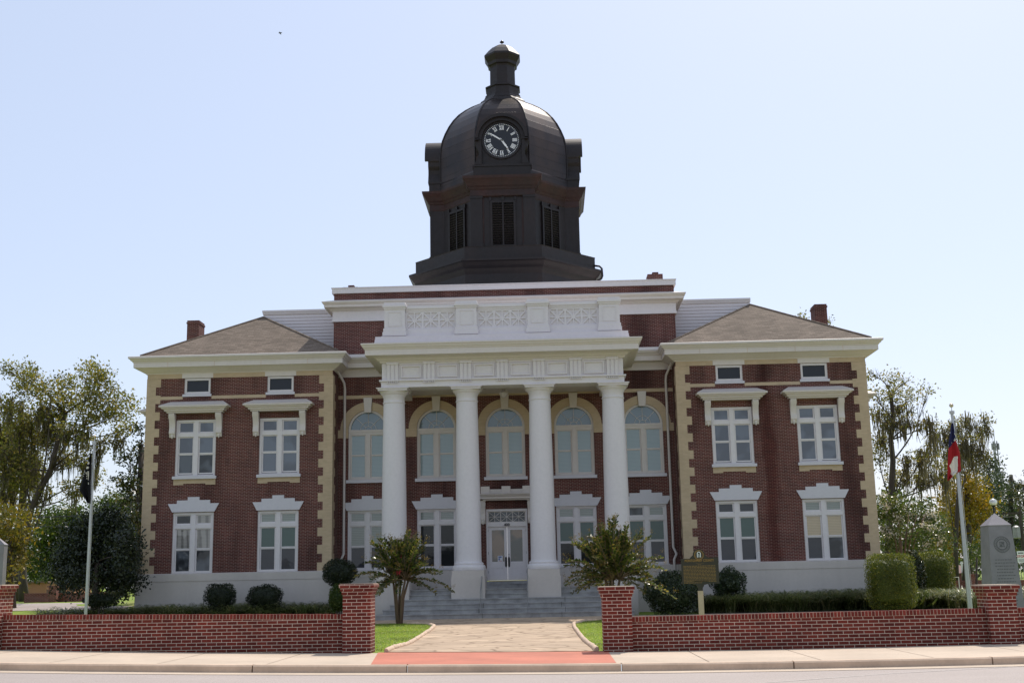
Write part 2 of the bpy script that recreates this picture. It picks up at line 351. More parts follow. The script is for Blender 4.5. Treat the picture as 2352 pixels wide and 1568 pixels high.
# gutter strip and kerb
tag(sheet('gutter', XS, [20.45, 20.9], lambda x, y: z_walk(x)-.124-.0018*(20.9-y), 'concrete'), kind='structure')
def ribbon_block(name, x0, x1, y0, y1, ztop, thick, mat, step=.5, rnd_edge=.0):
    xs = list(np.arange(x0, x1, step))+[x1]; mb = MB(); vs = []
    for x in xs:
        zt = ztop(x); e = rnd_edge
        vs += [(x, y0, zt-thick), (x, y0, zt-e), (x, y0+e, zt), (x, y1, zt), (x, y1, zt-thick)]
    n = 5; fs = []
    for i in range(len(xs)-1):
        for k in range(4): fs.append((i*n+k, (i+1)*n+k, (i+1)*n+k+1, i*n+k+1))
    fs += [tuple(range(5)), tuple(range(len(vs)-5, len(vs)))[::-1]]
    return mb.add(vs, fs).build(name, mat)
kx = [-60, -12.6, -5.1, -2.45, 1.2, 4.1, 7.42, 12, 60]
k_all = MB()
for a, b in zip(kx[:-1], kx[1:]):
    xs = list(np.arange(a+.012, b-.012, .8))+[b-.012]; o0 = len(k_all.v); vs = []
    for x in xs:
        zt = z_walk(x); vs += [(x, 20.9, zt-.16), (x, 20.9, zt-.025), (x, 20.925, zt), (x, 21.06, zt+.002), (x, 21.06, zt-.16)]
    fs = [(i*5+k, (i+1)*5+k, (i+1)*5+k+1, i*5+k+1) for i in range(len(xs)-1) for k in range(4)]
    fs += [tuple(range(5)), tuple(range(len(vs)-5, len(vs)))[::-1]]
    k_all.add(vs, fs)
tag(k_all.build('kerb', 'curb'), kind='structure')
# pavement slabs with joints; the entrance stretch is painted red
sw = MB(); joints = []
xx = -60.
while xx < 60:
    nx_ = xx+1.9
    segs = list(np.arange(xx+.008, nx_-.008, .5))+[nx_-.008]
    for a, b in zip(segs[:-1], segs[1:]):
        mid = (a+b)/2
        vs = [(a, 21.07, z_walk(a)), (b, 21.07, z_walk(b)), (b, 24.32, z_walk(b)), (a, 24.32, z_walk(a))]
        sw.add(vs, [(0, 1, 2, 3)])
    xx = nx_
tag(sw.build('pavement', 'concrete'), kind='structure')
tag(sheet('pavement_bed', XS, [20.95, 24.4], lambda x, y: z_walk(x)-.012, 'curb'), kind='structure')
rp = MB(); nr_ = 24
fa = lambda i: -3.09+(1.12+3.09)*i/nr_; fb = lambda i: -3.44+(1.14+3.44)*i/nr_
for i in range(nr_): rp.add([(fa(i), 21.065, z_walk(fa(i))+.004), (fa(i+1), 21.065, z_walk(fa(i+1))+.004), (fb(i+1), 24.45, z_walk(fb(i+1))+.004), (fb(i), 24.45, z_walk(fb(i))+.004)], [(0, 1, 2, 3)])
tag(rp.build('painted_pavement', 'redpaint'), kind='structure')
# walkway, its log edging and the cross walk by the steps
def lerp_poly(pts, t):
    n = len(pts)-1; k = min(int(t*n), n-1); f = t*n-k
    return (pts[k][0]+(pts[k+1][0]-pts[k][0])*f, pts[k][1]+(pts[k+1][1]-pts[k][1])*f)
left_e = [(-3.28, 24.45), (-3.4, 28), (-3.55, 33), (-3.72, 38), (-3.9, 41.2), (-4.3, 43.2), (-5.2, 44.3)]
right_e = [(.92, 24.45), (.86, 28), (.8, 33), (.76, 38), (.8, 41.0), (1.2, 43.), (2.0, 44.3)]
NW = 48; vs = []
for i in range(NW+1):
    a = lerp_poly(left_e, i/NW); b = lerp_poly(right_e, i/NW)
    for k in range(9):
        x = a[0]+(b[0]-a[0])*k/8; y = a[1]+(b[1]-a[1])*k/8; vs.append((x, y, z_yard(x, y)+.012))
tag(MB().add(vs, [(j*9+i, j*9+i+1, (j+1)*9+i+1, (j+1)*9+i) for j in range(NW) for i in range(8)]).build('walkway', 'stamped'), kind='structure')
sheet('cross_path', list(np.arange(-24, 25, 3.)), [44.2, 46, 47.5, 49.1], z_yard, 'stamped', .016)
def edging(name, poly, label):
    mb = MB(); n = 30
    for i in range(n):
        a = lerp_poly(poly, (i+.03)/n); b = lerp_poly(poly, (i+.97)/n)
        pts = []
        for t in (0, .25, .5, .75, 1):
            x = a[0]+(b[0]-a[0])*t; y = a[1]+(b[1]-a[1])*t; pts.append((x, y, z_yard(x, y)+.03))
        r = .055+.015*rnd.random(); mb.tube(pts, [r*.75, r, r*1.03, r, r*.8], 8)
    o = mb.build(name, 'curb', smooth=True, auto=50); return tag(o, label, 'edging')
edging('path_edging', left_e, 'pale rounded log edging along the left side of the walkway')
edging('path_edging', right_e, 'pale rounded log edging along the right side of the walkway')
# faint seams of the road
def seam(pts, wdt, mat):
    mb = MB()
    for (a, b) in zip(pts[:-1], pts[1:]):
        n = 12
        for i in range(n):
            x0 = a[0]+(b[0]-a[0])*i/n; y0 = a[1]+(b[1]-a[1])*i/n; x1 = a[0]+(b[0]-a[0])*(i+1)/n; y1 = a[1]+(b[1]-a[1])*(i+1)/n
            z = lambda x, y: z_walk(x)-.13-.012*(20.9-y)*.15+.004
            mb.add([(x0, y0-wdt, z(x0, y0)), (x1, y1-wdt, z(x1, y1)), (x1, y1+wdt, z(x1, y1)), (x0, y0+wdt, z(x0, y0))], [(0, 1, 2, 3)])
    return tag(mb.build('road_marking', mat), kind='structure')
M['faint'] = mat_plain('worn_road_paint', (.52, .47, .43), .8, .15, 6)
def road_pt(px, py):
    v = _d + _R*((px-1176)/F) + _U*((784-py)/F); t = (-.115-EYE)/v[2]; return (v[0]*t, v[1]*t)
seam([road_pt(1600, 1578), road_pt(1800, 1563), road_pt(2050, 1545), road_pt(2400, 1528)], .03, 'faint'); seam([road_pt(-60, 1551), road_pt(200, 1543), road_pt(420, 1541)], .015, 'faint')
# back paths to the left and right of the courthouse
sheet('side_path', list(np.arange(-60, -19, 3.)), [56.5, 58, 60.5], z_yard, 'concrete', .02)
sheet('side_path', list(np.arange(17, 60, 3.)), [52.5, 55, 58.], z_yard, 'concrete', .02)
sheet('plaza_path', [15.6, 17.2, 18.6], list(np.arange(41, 56, 2.)), z_yard, 'concrete', .024)
sheet('back_street', [-300, -100, -60, -30, 0, 30, 60, 100, 300], [64, 66, 70], z_yard, 'asphalt', .02)

# ------------------------------------------------------------------ street wall and piers
WALLY = 24.4
def pier_obj(x0, x1, ztop, label, cat='brick pier', y0=24.22, d=.62, far=False):
    zb = z_walk((x0+x1)/2)-.03
    o = thing('brick_pier', label, cat, ((x0+x1)/2, y0, zb), group='brick piers of the street wall'); h = ztop-zb; hw = (x1-x0)/2
    c = .0677
    MB().box(-hw, hw, 0, d, 0, h-3*c).build('shaft', 'wallbrick', o)
    cp = MB()
    for k, e in enumerate((.02, .045, .07)): cp.box(-hw-e, hw+e, -e, d+e, h-(3-k)*c, h-(2-k)*c)
    cp.build('cap', 'wallbrick', o); MB().box(-hw-.055, hw+.055, -.055, d+.055, h, h+.012).build('mortar_top', 'concrete', o)
    return o
pA = pier_obj(-4.12, -3.56, 1.43, 'brick pier left of the walkway, pale streak on its face')
pB = pier_obj(1.06, 1.63, 1.275, 'brick pier right of the walkway, below the bushier crape myrtle')
pC = pier_obj(-11.75, -11.06, 1.55, 'brick pier at the left edge of the photo in front of the grey stone')
pD = pier_obj(8.62, 9.17, 1.16, 'brick pier in front of the tall granite obelisk')
M['rowlock'] = mat_brick('rowlock_brick', (.155, .022, .014), (.24, .036, .022), (.66, .55, .45), .0677, 5., .0052, .05, .22, 0, .6)
# brick rows of the rowlock course: one object-space brick per .0677 m
def wall_run(x0, x1, zt0, zt1, label):
    zb = min(z_walk(x0), z_walk(x1))-.08
    o = thing('brick_wall', label, 'brick wall', (x0, WALLY, 0), group='low brick walls along the pavement'); L = x1-x0
    def sl(z0, z1, y0, y1, name, mat, bottom=None):
        mb = MB(); a, b = z0, z1
        mb.add([(0, y0, a[0]), (L, y0, a[1]), (L, y1, a[1]), (0, y1, a[0]), (0, y0, b[0]), (L, y0, b[1]), (L, y1, b[1]), (0, y1, b[0])],
               [(0, 3, 2, 1), (4, 5, 6, 7), (0, 1, 5, 4), (1, 2, 6, 5), (2, 3, 7, 6), (3, 0, 4, 7)])
        return mb.build(name, mat, o)
    sl((zb, zb), (zt0-.1, zt1-.1), 0, .2, 'wall_body', 'wallbrick')
    cp = sl((zt0-.1, zt1-.1), (zt0-.004, zt1-.004), -.004, .205, 'coping_mortar', 'concrete')
    rb = MB(); n = int(L/.0677)
    for i in range(n):
        x = (i+.5)*L/n; z = zt0+(zt1-zt0)*x/L; j = rnd.uniform(-.002, .002)
        rb.box(x-.0285, x+.0285, -.008+j, .21, z-.095, z+j)
    rb.build('rowlock_coping', 'plainbrick', o)
    return o
_s = N('rowlock_brick'); _g = _s.n('NewGeometry'); _s.set(_s.mul(_s.ramp(_g.outputs['Random Per Island'], [(.0, (.10, .014, .009)), (1., (.22, .034, .022))]), _s.ramp(_s.noise(20, _s.obj(), 3), [(.3, (.8,)*3), (.7, (1.1,)*3)])), .8, 0, .3); M['plainbrick'] = _s.m
wall_run(-11.05, -4.125, .96, .845, 'long low brick wall left of the walkway, below the left bushes')
wall_run(1.635, 8.615, .68, .715, 'long low brick wall right of the walkway, below the gold marker')
wall_run(9.175, 20, .71, .71, 'short piece of brick wall beyond the pier at the right edge')
wall_run(-24, -11.755, 1.0, .96, 'piece of brick wall beyond the pier at the left edge')
st_ = N('efflorescence'); st_.set((.5, .3, .25), .9)

# ================================================================== COURTHOUSE
CX, CY = -1.8, 53.1
H = thing('courthouse', 'red brick courthouse with white columned portico and dark copper clock dome', 'courthouse', (CX, CY, 0))
CW = 1.4                                   # centre wall sits back of the wing fronts
def wall_holes(mb, x0, x1, z0, z1, y, holes, depth=.22):
    xs = sorted({x0, x1, *[h[0] for h in holes], *[h[1] for h in holes]}); zs = sorted({z0, z1, *[h[2] for h in holes], *[h[3] for h in holes]})
    for a, b in zip(xs[:-1], xs[1:]):
        for c, d in zip(zs[:-1], zs[1:]):
            mx, mz = (a+b)/2, (c+d)/2
            if any(h[0] < mx < h[1] and h[2] < mz < h[3] for h in holes): continue
            mb.add([(a, y, c), (b, y, c), (b, y, d), (a, y, d)], [(0, 1, 2, 3)])
    for h in holes:
        a, b, c, d = h[:4]; e = y+depth
        mb.add([(a, y, c), (a, e, c), (a, e, d), (a, y, d), (b, y, c), (b, e, c), (b, e, d), (b, y, d)],
               [(0, 1, 2, 3), (4, 7, 6, 5), (0, 4, 5, 1), (3, 2, 6, 7)])
    return mb

# ---- window builders (origin: centre bottom of opening on the wall plane, -y outward)
def sash_window(w_, h_, panes, sashes, head=.1, transom_bar=None, tall=None, name='window'):
    """panes: (z0,z1,row) ; returns dict of meshes"""
    fr = MB(); hw = w_/2
    fr.box(-hw, -hw+.1, .05, .2, 0, h_).box(hw-.1, hw, .05, .2, 0, h_).box(-.1, .1, .04, .2, 0, h_-head).box(-hw+.1, -.1, .05, .2, 0, .07).box(.1, hw-.1, .05, .2, 0, .07)
    fr.box(-hw+.1, hw-.1, .05, .2, h_-head, h_)
    if transom_bar:
        for a, b in ((-hw+.1, -.1), (.1, hw-.1)): fr.box(a, b, .045, .2, *transom_bar)
    sh = MB()
    for (z0, z1, yy) in sashes:
        for a, b in ((-hw+.1, -.1), (.1, hw-.1)):
            t = .062
            sh.box(a, a+t, yy, yy+.04, z0, z1).box(b-t, b, yy, yy+.04, z0, z1).box(a+t, b-t, yy, yy+.04, z0, z0+t*.9).box(a+t, b-t, yy, yy+.04, z1-t*.7, z1)
    return fr, sh
PANE_CACHE = {}
def pane_mesh(x0, x1, z0, z1, y):
    return MB().box(x0, x1, y, y+.012, z0, z1)
def window_tall(parent, loc, mats, kind='upper', sill=True):
    """two-light sash window with transoms; mats = [transomL,R, upperL,R, lowerL,R]"""
    hw = .915
    if kind == 'upper': h_ = 2.55; rows = [(1.95, 2.45, .1), (1.0, 1.78, .1), (.1, 1.0, .12)]; bar = (1.78, 1.95)
    else: h_ = 2.66; rows = [(2.13, 2.56, .1), (1.03, 1.95, .1), (.04, 1.03, .12)]; bar = (1.95, 2.13)
    key = kind
    if key not in PANE_CACHE:
        fr, sh = sash_window(1.83, h_, None, [(a, b, y) for a, b, y in rows], transom_bar=bar)
        f = fr.build('window', 'white', parent, loc); s = sh.build('sash', 'white', f)
        PANE_CACHE[key] = (f, s)
    else:
        f0, s0 = PANE_CACHE[key]; f = f0.copy(); COL.objects.link(f); f.parent = parent; f.location = loc
        s = s0.copy(); COL.objects.link(s); s.parent = f
    i = 0
    for (a, b, y) in rows:
        for (x0, x1) in ((-hw+.1, -.1), (.1, hw-.1)):
            pane_mesh(x0+.05, x1-.05, a+.04, b-.03, y+.02).build('pane', mats[i], f); i += 1
    MB().box(-hw+.08, hw-.08, .19, .2, .02, h_-.02).build('backing', 'dark', f)
    if sill:
        MB().box(-.99, .99, -.11, .2, -.13, 0).build('sill', 'label', f)
    return f
def hood(parent, loc, rz=0):
    mb = MB(); L = [(1.27, .33, 9.12, 9.2), (1.36, .42, 9.2, 9.27), (1.41, .46, 9.27, 9.30), (1.47, .52, 9.30, 9.36), (1.56, .6, 9.36, 9.43)]
    for hw, pr, a, b in L: mb.box(-hw, hw, -pr, 0, a-9.12, b-9.12)
    z = 9.431-9.12; mb.add([(-1.57, -.61, z), (1.57, -.61, z), (1.57, 0, z), (-1.57, 0, z), (-1.2, -.02, z+.24), (1.2, -.02, z+.24), (1.2, 0, z+.24), (-1.2, 0, z+.24)],
        [(0, 3, 2, 1), (4, 5, 6, 7), (0, 1, 5, 4), (1, 2, 6, 5), (2, 3, 7, 6), (3, 0, 4, 7)])
    h = mb.build('window_hood', 'trim', parent, loc); h.rotation_euler = (0, 0, rz)
    for sx in (-1.06, 1.06): bracket_mb(1.08).build('bracket', 'trim', h, (sx, 0, 0), smooth=True, auto=35)
    return h
def bracket_mb(hh, w_=.13, d=.3):
    # side outline in y-z, top at z=0
    out = [(0, 0), (-d, 0), (-d*1.02, -.05*hh), (-d*.97, -.13*hh), (-d*.72, -.25*hh), (-d*.5, -.42*hh), (-d*.40, -.58*hh), (-d*.42, -.68*hh), (-d*.55, -.76*hh), (-d*.52, -.84*hh), (-d*.33, -.9*hh), (-d*.22, -hh), (0, -hh)]
    mb = MB().prism(out, 'yz', -w_, w_)
    mb.box(-w_-.03, w_+.03, -d*1.15, 0, .0, .03)
    mb.tube([(-w_-.012, -d*.55, -.13*hh), (w_+.012, -d*.55, -.13*hh)], d*.36, 12)
    mb.lathe([(.02, -hh*1.05), (.05, -hh*.98), (.065, -hh*.9), (.05, -hh*.86)], 8, (0, -.08))
    return mb
def label_lintel(parent, z, x, y):
    pts = [(-.95, 0), (.95, 0), (1.15, .37), (.745, .37), (.745, .52), (.26, .52), (.26, .66), (-.26, .66), (-.26, .52), (-.745, .52), (-.745, .37), (-1.15, .37)]
    return MB().prism(pts, 'xz', -.05, .03).build('lintel', 'label', parent, (x, y, z))

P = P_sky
def quoins(parent, xa, y0, sx, z0=2.0, n=23, name='quoin'):
    """corner at (xa,y0); sx=+1 blocks run towards +x on the front face"""
    mb = MB(); hgt = .38; z = z0; i = 0
    while z < 10.74:
        zt = min(z+hgt, 10.75); wf = .63 if i % 2 == 0 else .41; ws = .41 if i % 2 == 0 else .63
        x1 = xa+sx*wf; e = .012
        mb.box(min(xa-sx*e, x1), max(xa-sx*e, x1), y0-e, y0+.02, z, zt)
        mb.box(min(xa-sx*e, xa+sx*.02), max(xa-sx*e, xa+sx*.02), y0-e+.0001, y0+ws, z+.0002, zt-.0002)
        z = zt; i += 1
    return mb.build(name, 'cream', parent)
def wing(sgn):
    xo, xi = sgn*16.26, sgn*7.75; x0, x1 = min(xo, xi), max(xo, xi); wx = [sgn*10.15, sgn*13.95]
    T = 2.0; up = 6.29
    holes = [(x-.915, x+.915, up, up+2.55) for x in wx]+[(x-.915, x+.915, T+.02, T+2.68) for x in wx]+[(x-.6, x+.6, 10.0, 10.74) for x in wx]
    mb = MB(); wall_holes(mb, x0, x1, T, 10.97, 0, holes)
    mb.add([(x0, 0, T), (x0, 20, T), (x0, 20, 10.97), (x0, 0, 10.97), (x1, 0, T), (x1, 20, T), (x1, 20, 10.97), (x1, 0, 10.97)], [(0, 1, 2, 3), (4, 5, 6, 7), (1, 5, 6, 2)])
    w_ = mb.build('wing_wall', 'brick', H)
    # stucco base
    b = MB(); b.box(x0-.13, x1+.13, -.13, 20.1, -.3, 1.68); b.box(x0-.15, x1+.15, -.15, 20.1, 1.68, 1.985)
    b.add([(x0-.15, -.15, 1.985), (x1+.15, -.15, 1.985), (x1, 0, 2.02), (x0, 0, 2.02)], [(0, 1, 2, 3)])
    b.build('foundation', 'stucco', H)
    quoins(H, xo, 0, -sgn); quoins(H, xi, 0, sgn)
    # cream belts
    e = .016
    edges = [x0+.4]+sum([[x-.66, x+.66] for x in sorted(wx)], [])+[x1-.4]
    for a, c in zip(edges[::2], edges[1::2]): MB().box(a, c, -e, .02, 9.77, 9.92).build('brick_belt', 'cream', H)
    edges = [x0+.02]+sum([[x-.71, x+.71] for x in sorted(wx)], [])+[x1-.02]
    for a, c in zip(edges[::2], edges[1::2]): MB().box(a, c, -e-.003, .02, 10.745, 10.955).build('brick_belt', 'cream', H)
    for k, x in enumerate(wx):
        L, R_ = (k == 1) == (sgn < 0), None
        # attic window
        f = MB().box(-.6, -.5, .04, .2, 0, .74).box(.5, .6, .04, .2, 0, .74).box(-.5, .5, .04, .2, .64, .74).box(-.5, .5, .04, .2, 0, .12).build('attic_window', 'white', H, (x, 0, 10.0))
        pane_mesh(-.5, .5, .12, .64, .12).build('pane', P_att, f)
        MB().box(-.66, .66, -.07, .2, -.11, 0).build('sill', 'label', f)
        MB().box(-.71, .71, -.03, .05, .745, .955).build('lintel', 'trim', f)
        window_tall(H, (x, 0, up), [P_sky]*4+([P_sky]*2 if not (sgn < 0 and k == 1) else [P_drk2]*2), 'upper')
        pl = MB().prism([(-.95, 0), (-.95, -.26), (-.5, -.26), (-.5, -.2), (.5, -.2), (.5, -.26), (.95, -.26), (.95, 0)], 'xz', -.018, .02)
        pl.build('apron', 'cream', H, (x, 0, up-.13))
        hood(H, (x, 0, 9.12))
        label_lintel(H, 4.70, x, 0)
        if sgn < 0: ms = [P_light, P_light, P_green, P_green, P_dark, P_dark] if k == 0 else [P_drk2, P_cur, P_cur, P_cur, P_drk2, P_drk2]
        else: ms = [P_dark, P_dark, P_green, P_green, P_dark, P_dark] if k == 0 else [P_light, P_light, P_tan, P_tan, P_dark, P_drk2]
        window_tall(H, (x, 0, T+.02), ms, 'lower', sill=False)
    # hoods on the outer flank
    for yy in (2.3, 6.5):
        h = hood(H, (xo, yy, 9.12), PI/2 if sgn > 0 else -PI/2)
    # cornice
    prof = [(0, 10.95), (.05, 10.95), (.07, 10.99), (.16, 11.03), (.3, 11.12), (.44, 11.2), (.5, 11.2), (.5, 11.42), (.53, 11.43), (.55, 11.48), (.6, 11.5), (.63, 11.55), (.7, 11.6), (.7, 11.68), (.66, 11.70), (.0, 11.72)]
    MB().skirt(x0, x1, 0, 20, prof).build('cornice', 'trim', H)
    for k in range(4): xs_m = x0-.2+(x1-x0+.4)*(k+.6)/4.2; MB().box(xs_m-.008, xs_m+.008, -.504, -.49, 11.2, 11.42).build('cornice_joint', 'curb', H)
    # hip roof
    e = .28; ax = sgn*12.03; ya = 4.25; za = 14.46; z0 = 11.78; rf = MB()
    rf.add([(x0-e, -e, z0), (x1+e, -e, z0), (ax, ya, za), (ax, 16, za), (x1+e, 20, z0), (x0-e, 20, z0)], [(0, 1, 2), (1, 4, 3, 2), (0, 2, 3, 5), (3, 4, 5)])
    rf.add([(x0-e, -e, z0-.07), (x1+e, -e, z0-.07), (x1+e, -e, z0), (x0-e, -e, z0), (x0-e, 20, z0-.07), (x0-e, 20, z0), (x1+e, 20, z0-.07), (x1+e, 20, z0)], [(0, 1, 2, 3), (0, 3, 5, 4), (1, 6, 7, 2)])
    r_ = rf.build('hip_roof', 'shingle', H)
    cap = MB()
    for s_ in (x0-e, x1+e): cap.tube([(s_, -e, z0+.01), (ax, ya, za+.01)], .05, 5)
    cap.build('ridge_cap', 'shingle', r_)
    return x0, x1
wing(-1); wing(1)

# ---- siding blocks between wings and attic
for sgn in (-1, 1):
    a, b = sorted((sgn*12.03, sgn*8.05)); mb = MB(); z = 11.7
    while z < 14.6:
        mb.add([(a, 4.27, z), (b, 4.27, z), (b, 4.3, z+.16), (a, 4.3, z+.16), (a, 4.3, z), (b, 4.3, z)], [(0, 1, 2, 3), (0, 4, 5, 1)]); z += .16
    mb.box(a, b, 4.3, 15, 11.6, 14.6)
    mb.box(a-.03, b+.03, 4.24, 15, 14.6, 14.7); mb.box(a-.05, b+.03, 4.2, 15, 14.7, 14.8)
    mb.build('siding_wall', 'white', H)

# ---- centre wall
hx = 7.74; zt = 10.86
wcx = [-6.33, -3.165, 0, 3.165, 6.33]
for i in range(5): wcx[i] += -.03
arch_holes = [(x-.905, x+.905, 6.07, 8.38) for x in wcx]
arch_top = [(x-.905, x+.905, 8.38, 9.29) for x in wcx]
low_holes = [(x-.915, x+.915, 2.03, 4.69) for x in wcx if abs(x) > 1]
door_h = [(-.965, .905, 1.2, 4.62)]
mb = MB(); wall_holes(mb, -hx, hx, 1.2, zt, CW, arch_holes+low_holes+door_h)
mb2 = MB()
cw_faces = [f for f in range(0)]
# cut the arch tops: rebuild with arch boxes as holes, then fill spandrels
mb = MB(); wall_holes(mb, -hx, hx, 1.2, zt, CW, [(x-.905, x+.905, 6.07, 9.29) for x in wcx]+low_holes+door_h)
for x in wcx:
    n = 20
    for i in range(n):
        a0 = PI*i/n; a1 = PI*(i+1)/n
        p0 = (x+.905*math.cos(a0), 8.38+.905*math.sin(a0)); p1 = (x+.905*math.cos(a1), 8.38+.905*math.sin(a1))
        mb.add([(p0[0], CW, p0[1]), (p0[0], CW, 9.29), (p1[0], CW, 9.29), (p1[0], CW, p1[1])], [(0, 1, 2, 3)])
        mb.add([(p0[0], CW, p0[1]), (p1[0], CW, p1[1]), (p1[0], CW+.2, p1[1]), (p0[0], CW+.2, p0[1])], [(0, 1, 2, 3)])
mb.build('centre_wall', 'brick', H)
MB().box(-hx, -5.42, CW-.14, CW+.1, -.2, 1.7).box(5.42, hx, CW-.14, CW+.1, -.2, 1.7).box(-hx, -.965, CW-.10, CW+.1, 1.1, 1.985).box(.905, hx, CW-.10, CW+.1, 1.1, 1.985)\
    .box(-hx, -5.42, CW-.16, CW+.1, 1.7, 1.99).box(5.42, hx, CW-.16, CW+.1, 1.7, 1.99).build('centre_foundation', 'stucco', H)
# belt under the entablature and frieze
MB().box(-hx, hx, CW-.035, CW+.02, 9.82, 9.98).build('centre_belt', 'cream', H)
MB().box(-hx, hx, CW-.05, CW+.02, 10.84, 11.02).box(-hx, hx, CW-.07, CW+.02, 11.02, 11.2).build('centre_frieze', 'cream2' if 'cream2' in M else 'trim', H)
cor = MB(); prof = [(.07, 11.18), (.1, 11.2), (.42, 11.22), (.42, 11.44), (.46, 11.46), (.5, 11.52), (.58, 11.58), (.6, 11.62), (.6, 11.69), (0, 11.74)]
cor.add([(x, CW-o, z) for o, z in prof for x in (-hx, hx)], [(2*i, 2*i+1, 2*i+3, 2*i+2) for i in range(len(prof)-1)])
cor.build('centre_cornice', 'trim', H)
MB().box(-8.05, 8.05, .75, 2.0, 11.66, 11.8).build('centre_flashing', 'white', H)

def arched_window(x):
    r = .905; yy = CW
    fr = MB(); fr.box(-r, -r+.09, .05, .2, 0, 2.31).box(r-.09, r, .05, .2, 0, 2.31).box(-.1, .1, .045, .2, 0, 2.2).box(-r+.09, r-.09, .05, .2, 0, .1).box(-r+.09, -.1, .05, .2, 2.07, 2.2).box(.1, r-.09, .05, .2, 2.07, 2.2).box(-r, r, .03, .2, 2.2, 2.31)
    n = 28
    for i in range(n):
        a0, a1 = PI*i/n, PI*(i+1)/n
        q = [(rr*math.cos(a), 2.31+rr*math.sin(a)) for rr, a in ((r, a0), (r, a1), (r-.1, a1), (r-.1, a0))]
        fr.prism(q, 'xz', .04, .2)
    f = fr.build('arched_window', 'trim', H, (x, yy, 6.07))
    sh = MB(); t = .06
    for (a, b) in ((-r+.09, -.1), (.1, r-.09)):
        for z0, z1, y in ((.1, 1.12, .12), (1.12, 2.07, .1)): sh.box(a, a+t, y, y+.04, z0, z1).box(b-t, b, y, y+.04, z0, z1).box(a+t, b-t, y, y+.04, z0, z0+t*.8).box(a+t, b-t, y, y+.04, z1-t*.5, z1)
    sh.build('sash', 'trim', f)
    for (a, b) in ((-r+.09, -.1), (.1, r-.09)):
        for z0, z1, y in ((.14, 1.1, .14), (1.15, 2.04, .12)): pane_mesh(a+.05, b-.05, z0, z1, y).build('pane', P_blind, f)
    pts = [((r-.1)*math.cos(PI*i/24), 2.31+(r-.1)*math.sin(PI*i/24)) for i in range(25)]
    MB().prism(pts, 'xz', .13, .142).build('pane', P_fan, f)
    m = MB()
    for k in range(1, 4):
        a = PI*k/4; m.obox(((r-.1+.16)/2*math.cos(a), .115, 2.31+(r-.1+.16)/2*math.sin(a)), (math.cos(a)*(r-.1-.16)/2, 0, math.sin(a)*(r-.1-.16)/2), (0, .012, 0), (-math.sin(a)*.009, 0, math.cos(a)*.009))
    for rr in (.16, .36):
        for i in range(16):
            a0, a1 = PI*i/16, PI*(i+1)/16; m.prism([(q*math.cos(a), 2.31+q*math.sin(a)) for q, a in ((rr-.008, a0), (rr-.008, a1), (rr+.008, a1), (rr+.008, a0))], 'xz', .1, .127)
    m.build('muntin', 'trim', f)
    MB().box(-.99, .99, -.1, .2, -.14, -.001).build('sill', 'label', f)
    MB().box(-r+.08, r-.08, .19, .2, 0, 2.31).build('backing', 'dark', f)
    # cream arch band with short legs, and keystone
    bd = MB(); ro, ri = 1.28, .905
    for i in range(n):
        a0, a1 = PI*i/n, PI*(i+1)/n
        bd.prism([(q*math.cos(a), q*math.sin(a)) for q, a in ((ro, a0), (ro, a1), (ri, a1), (ri, a0))], 'xz', -.03, .02)
    for s_ in (-1, 1): bd.box(*(sorted((s_*ri, s_*1.41))), -.03, .02, -.38, 0)
    bd.build('arch_band', 'cream', H, (x, yy, 8.38))
    MB().prism([(-.15, -.13), (.15, -.13), (.2, .56), (-.2, .56)], 'xz', -.12, .02).build('keystone', 'trim', H, (x, yy, 9.29))
    return f
for x in wcx: arched_window(x)
for i, x in enumerate(wcx):
    if abs(x) < 1: continue
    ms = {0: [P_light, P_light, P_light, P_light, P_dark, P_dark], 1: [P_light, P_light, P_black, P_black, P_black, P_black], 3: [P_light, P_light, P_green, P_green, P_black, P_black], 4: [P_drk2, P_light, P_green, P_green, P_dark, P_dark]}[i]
    window_tall(H, (x, CW, 2.03), ms, 'lower', sill=False); label_lintel(H, 4.68, x, CW)
    MB().box(-.95, .95, -.03, .1, -.07, .0).build('sill', 'label', H, (x, CW-.1, 2.03))

# ---- entrance: doors, transom, canopy
EN = MB().box(-.965, -.895, .02, .2, 1.43, 4.62).box(.835, .905, .02, .2, 1.43, 4.62).box(-.895, .835, .02, .2, 4.52, 4.62).box(-.895, .835, .02, .2, 3.83, 4.02).build('door_frame', 'white', H, (0, CW, 0))
text_mesh('house_number', '400', .17, 'black', EN, (-.03, .0, 3.905), ext=.012, bold=.003)
MB().box(-.9, .84, -.02, .2, 1.40, 1.43).build('threshold', mat_plain('brass', (.5, .3, .06), .5, metal=.5), EN)
TR = MB().box(-.895, .835, .1, .14, 4.02, 4.05).box(-.895, .835, .1, .14, 4.49, 4.52).box(-.895, -.85, .1, .14, 4.05, 4.49).box(.79, .835, .1, .14, 4.05, 4.49)
for k in range(1, 3): x = -.85+k*1.64/3; TR.box(x-.012, x+.012, .1, .14, 4.05, 4.49)
for k in range(3):
    x = -.85+(k+.5)*1.64/3; TR.box(x-.008, x+.008, .105, .135, 4.05, 4.49)
    for s_ in (-1, 1):
        dx, dz = .27, .22*s_; L = math.hypot(dx, dz); TR.obox((x, .12, 4.27), (dx, 0, dz), (0, .012, 0), (-dz/L*.008, 0, dx/L*.008))
TR.box(-.85, .79, .105, .135, 4.262, 4.278)
TRo = TR.build('transom_window', 'trim', H, (0, CW, 0))
pane_mesh(-.85, .79, 4.05, 4.49, .15).build('pane', P_drk2, TRo)
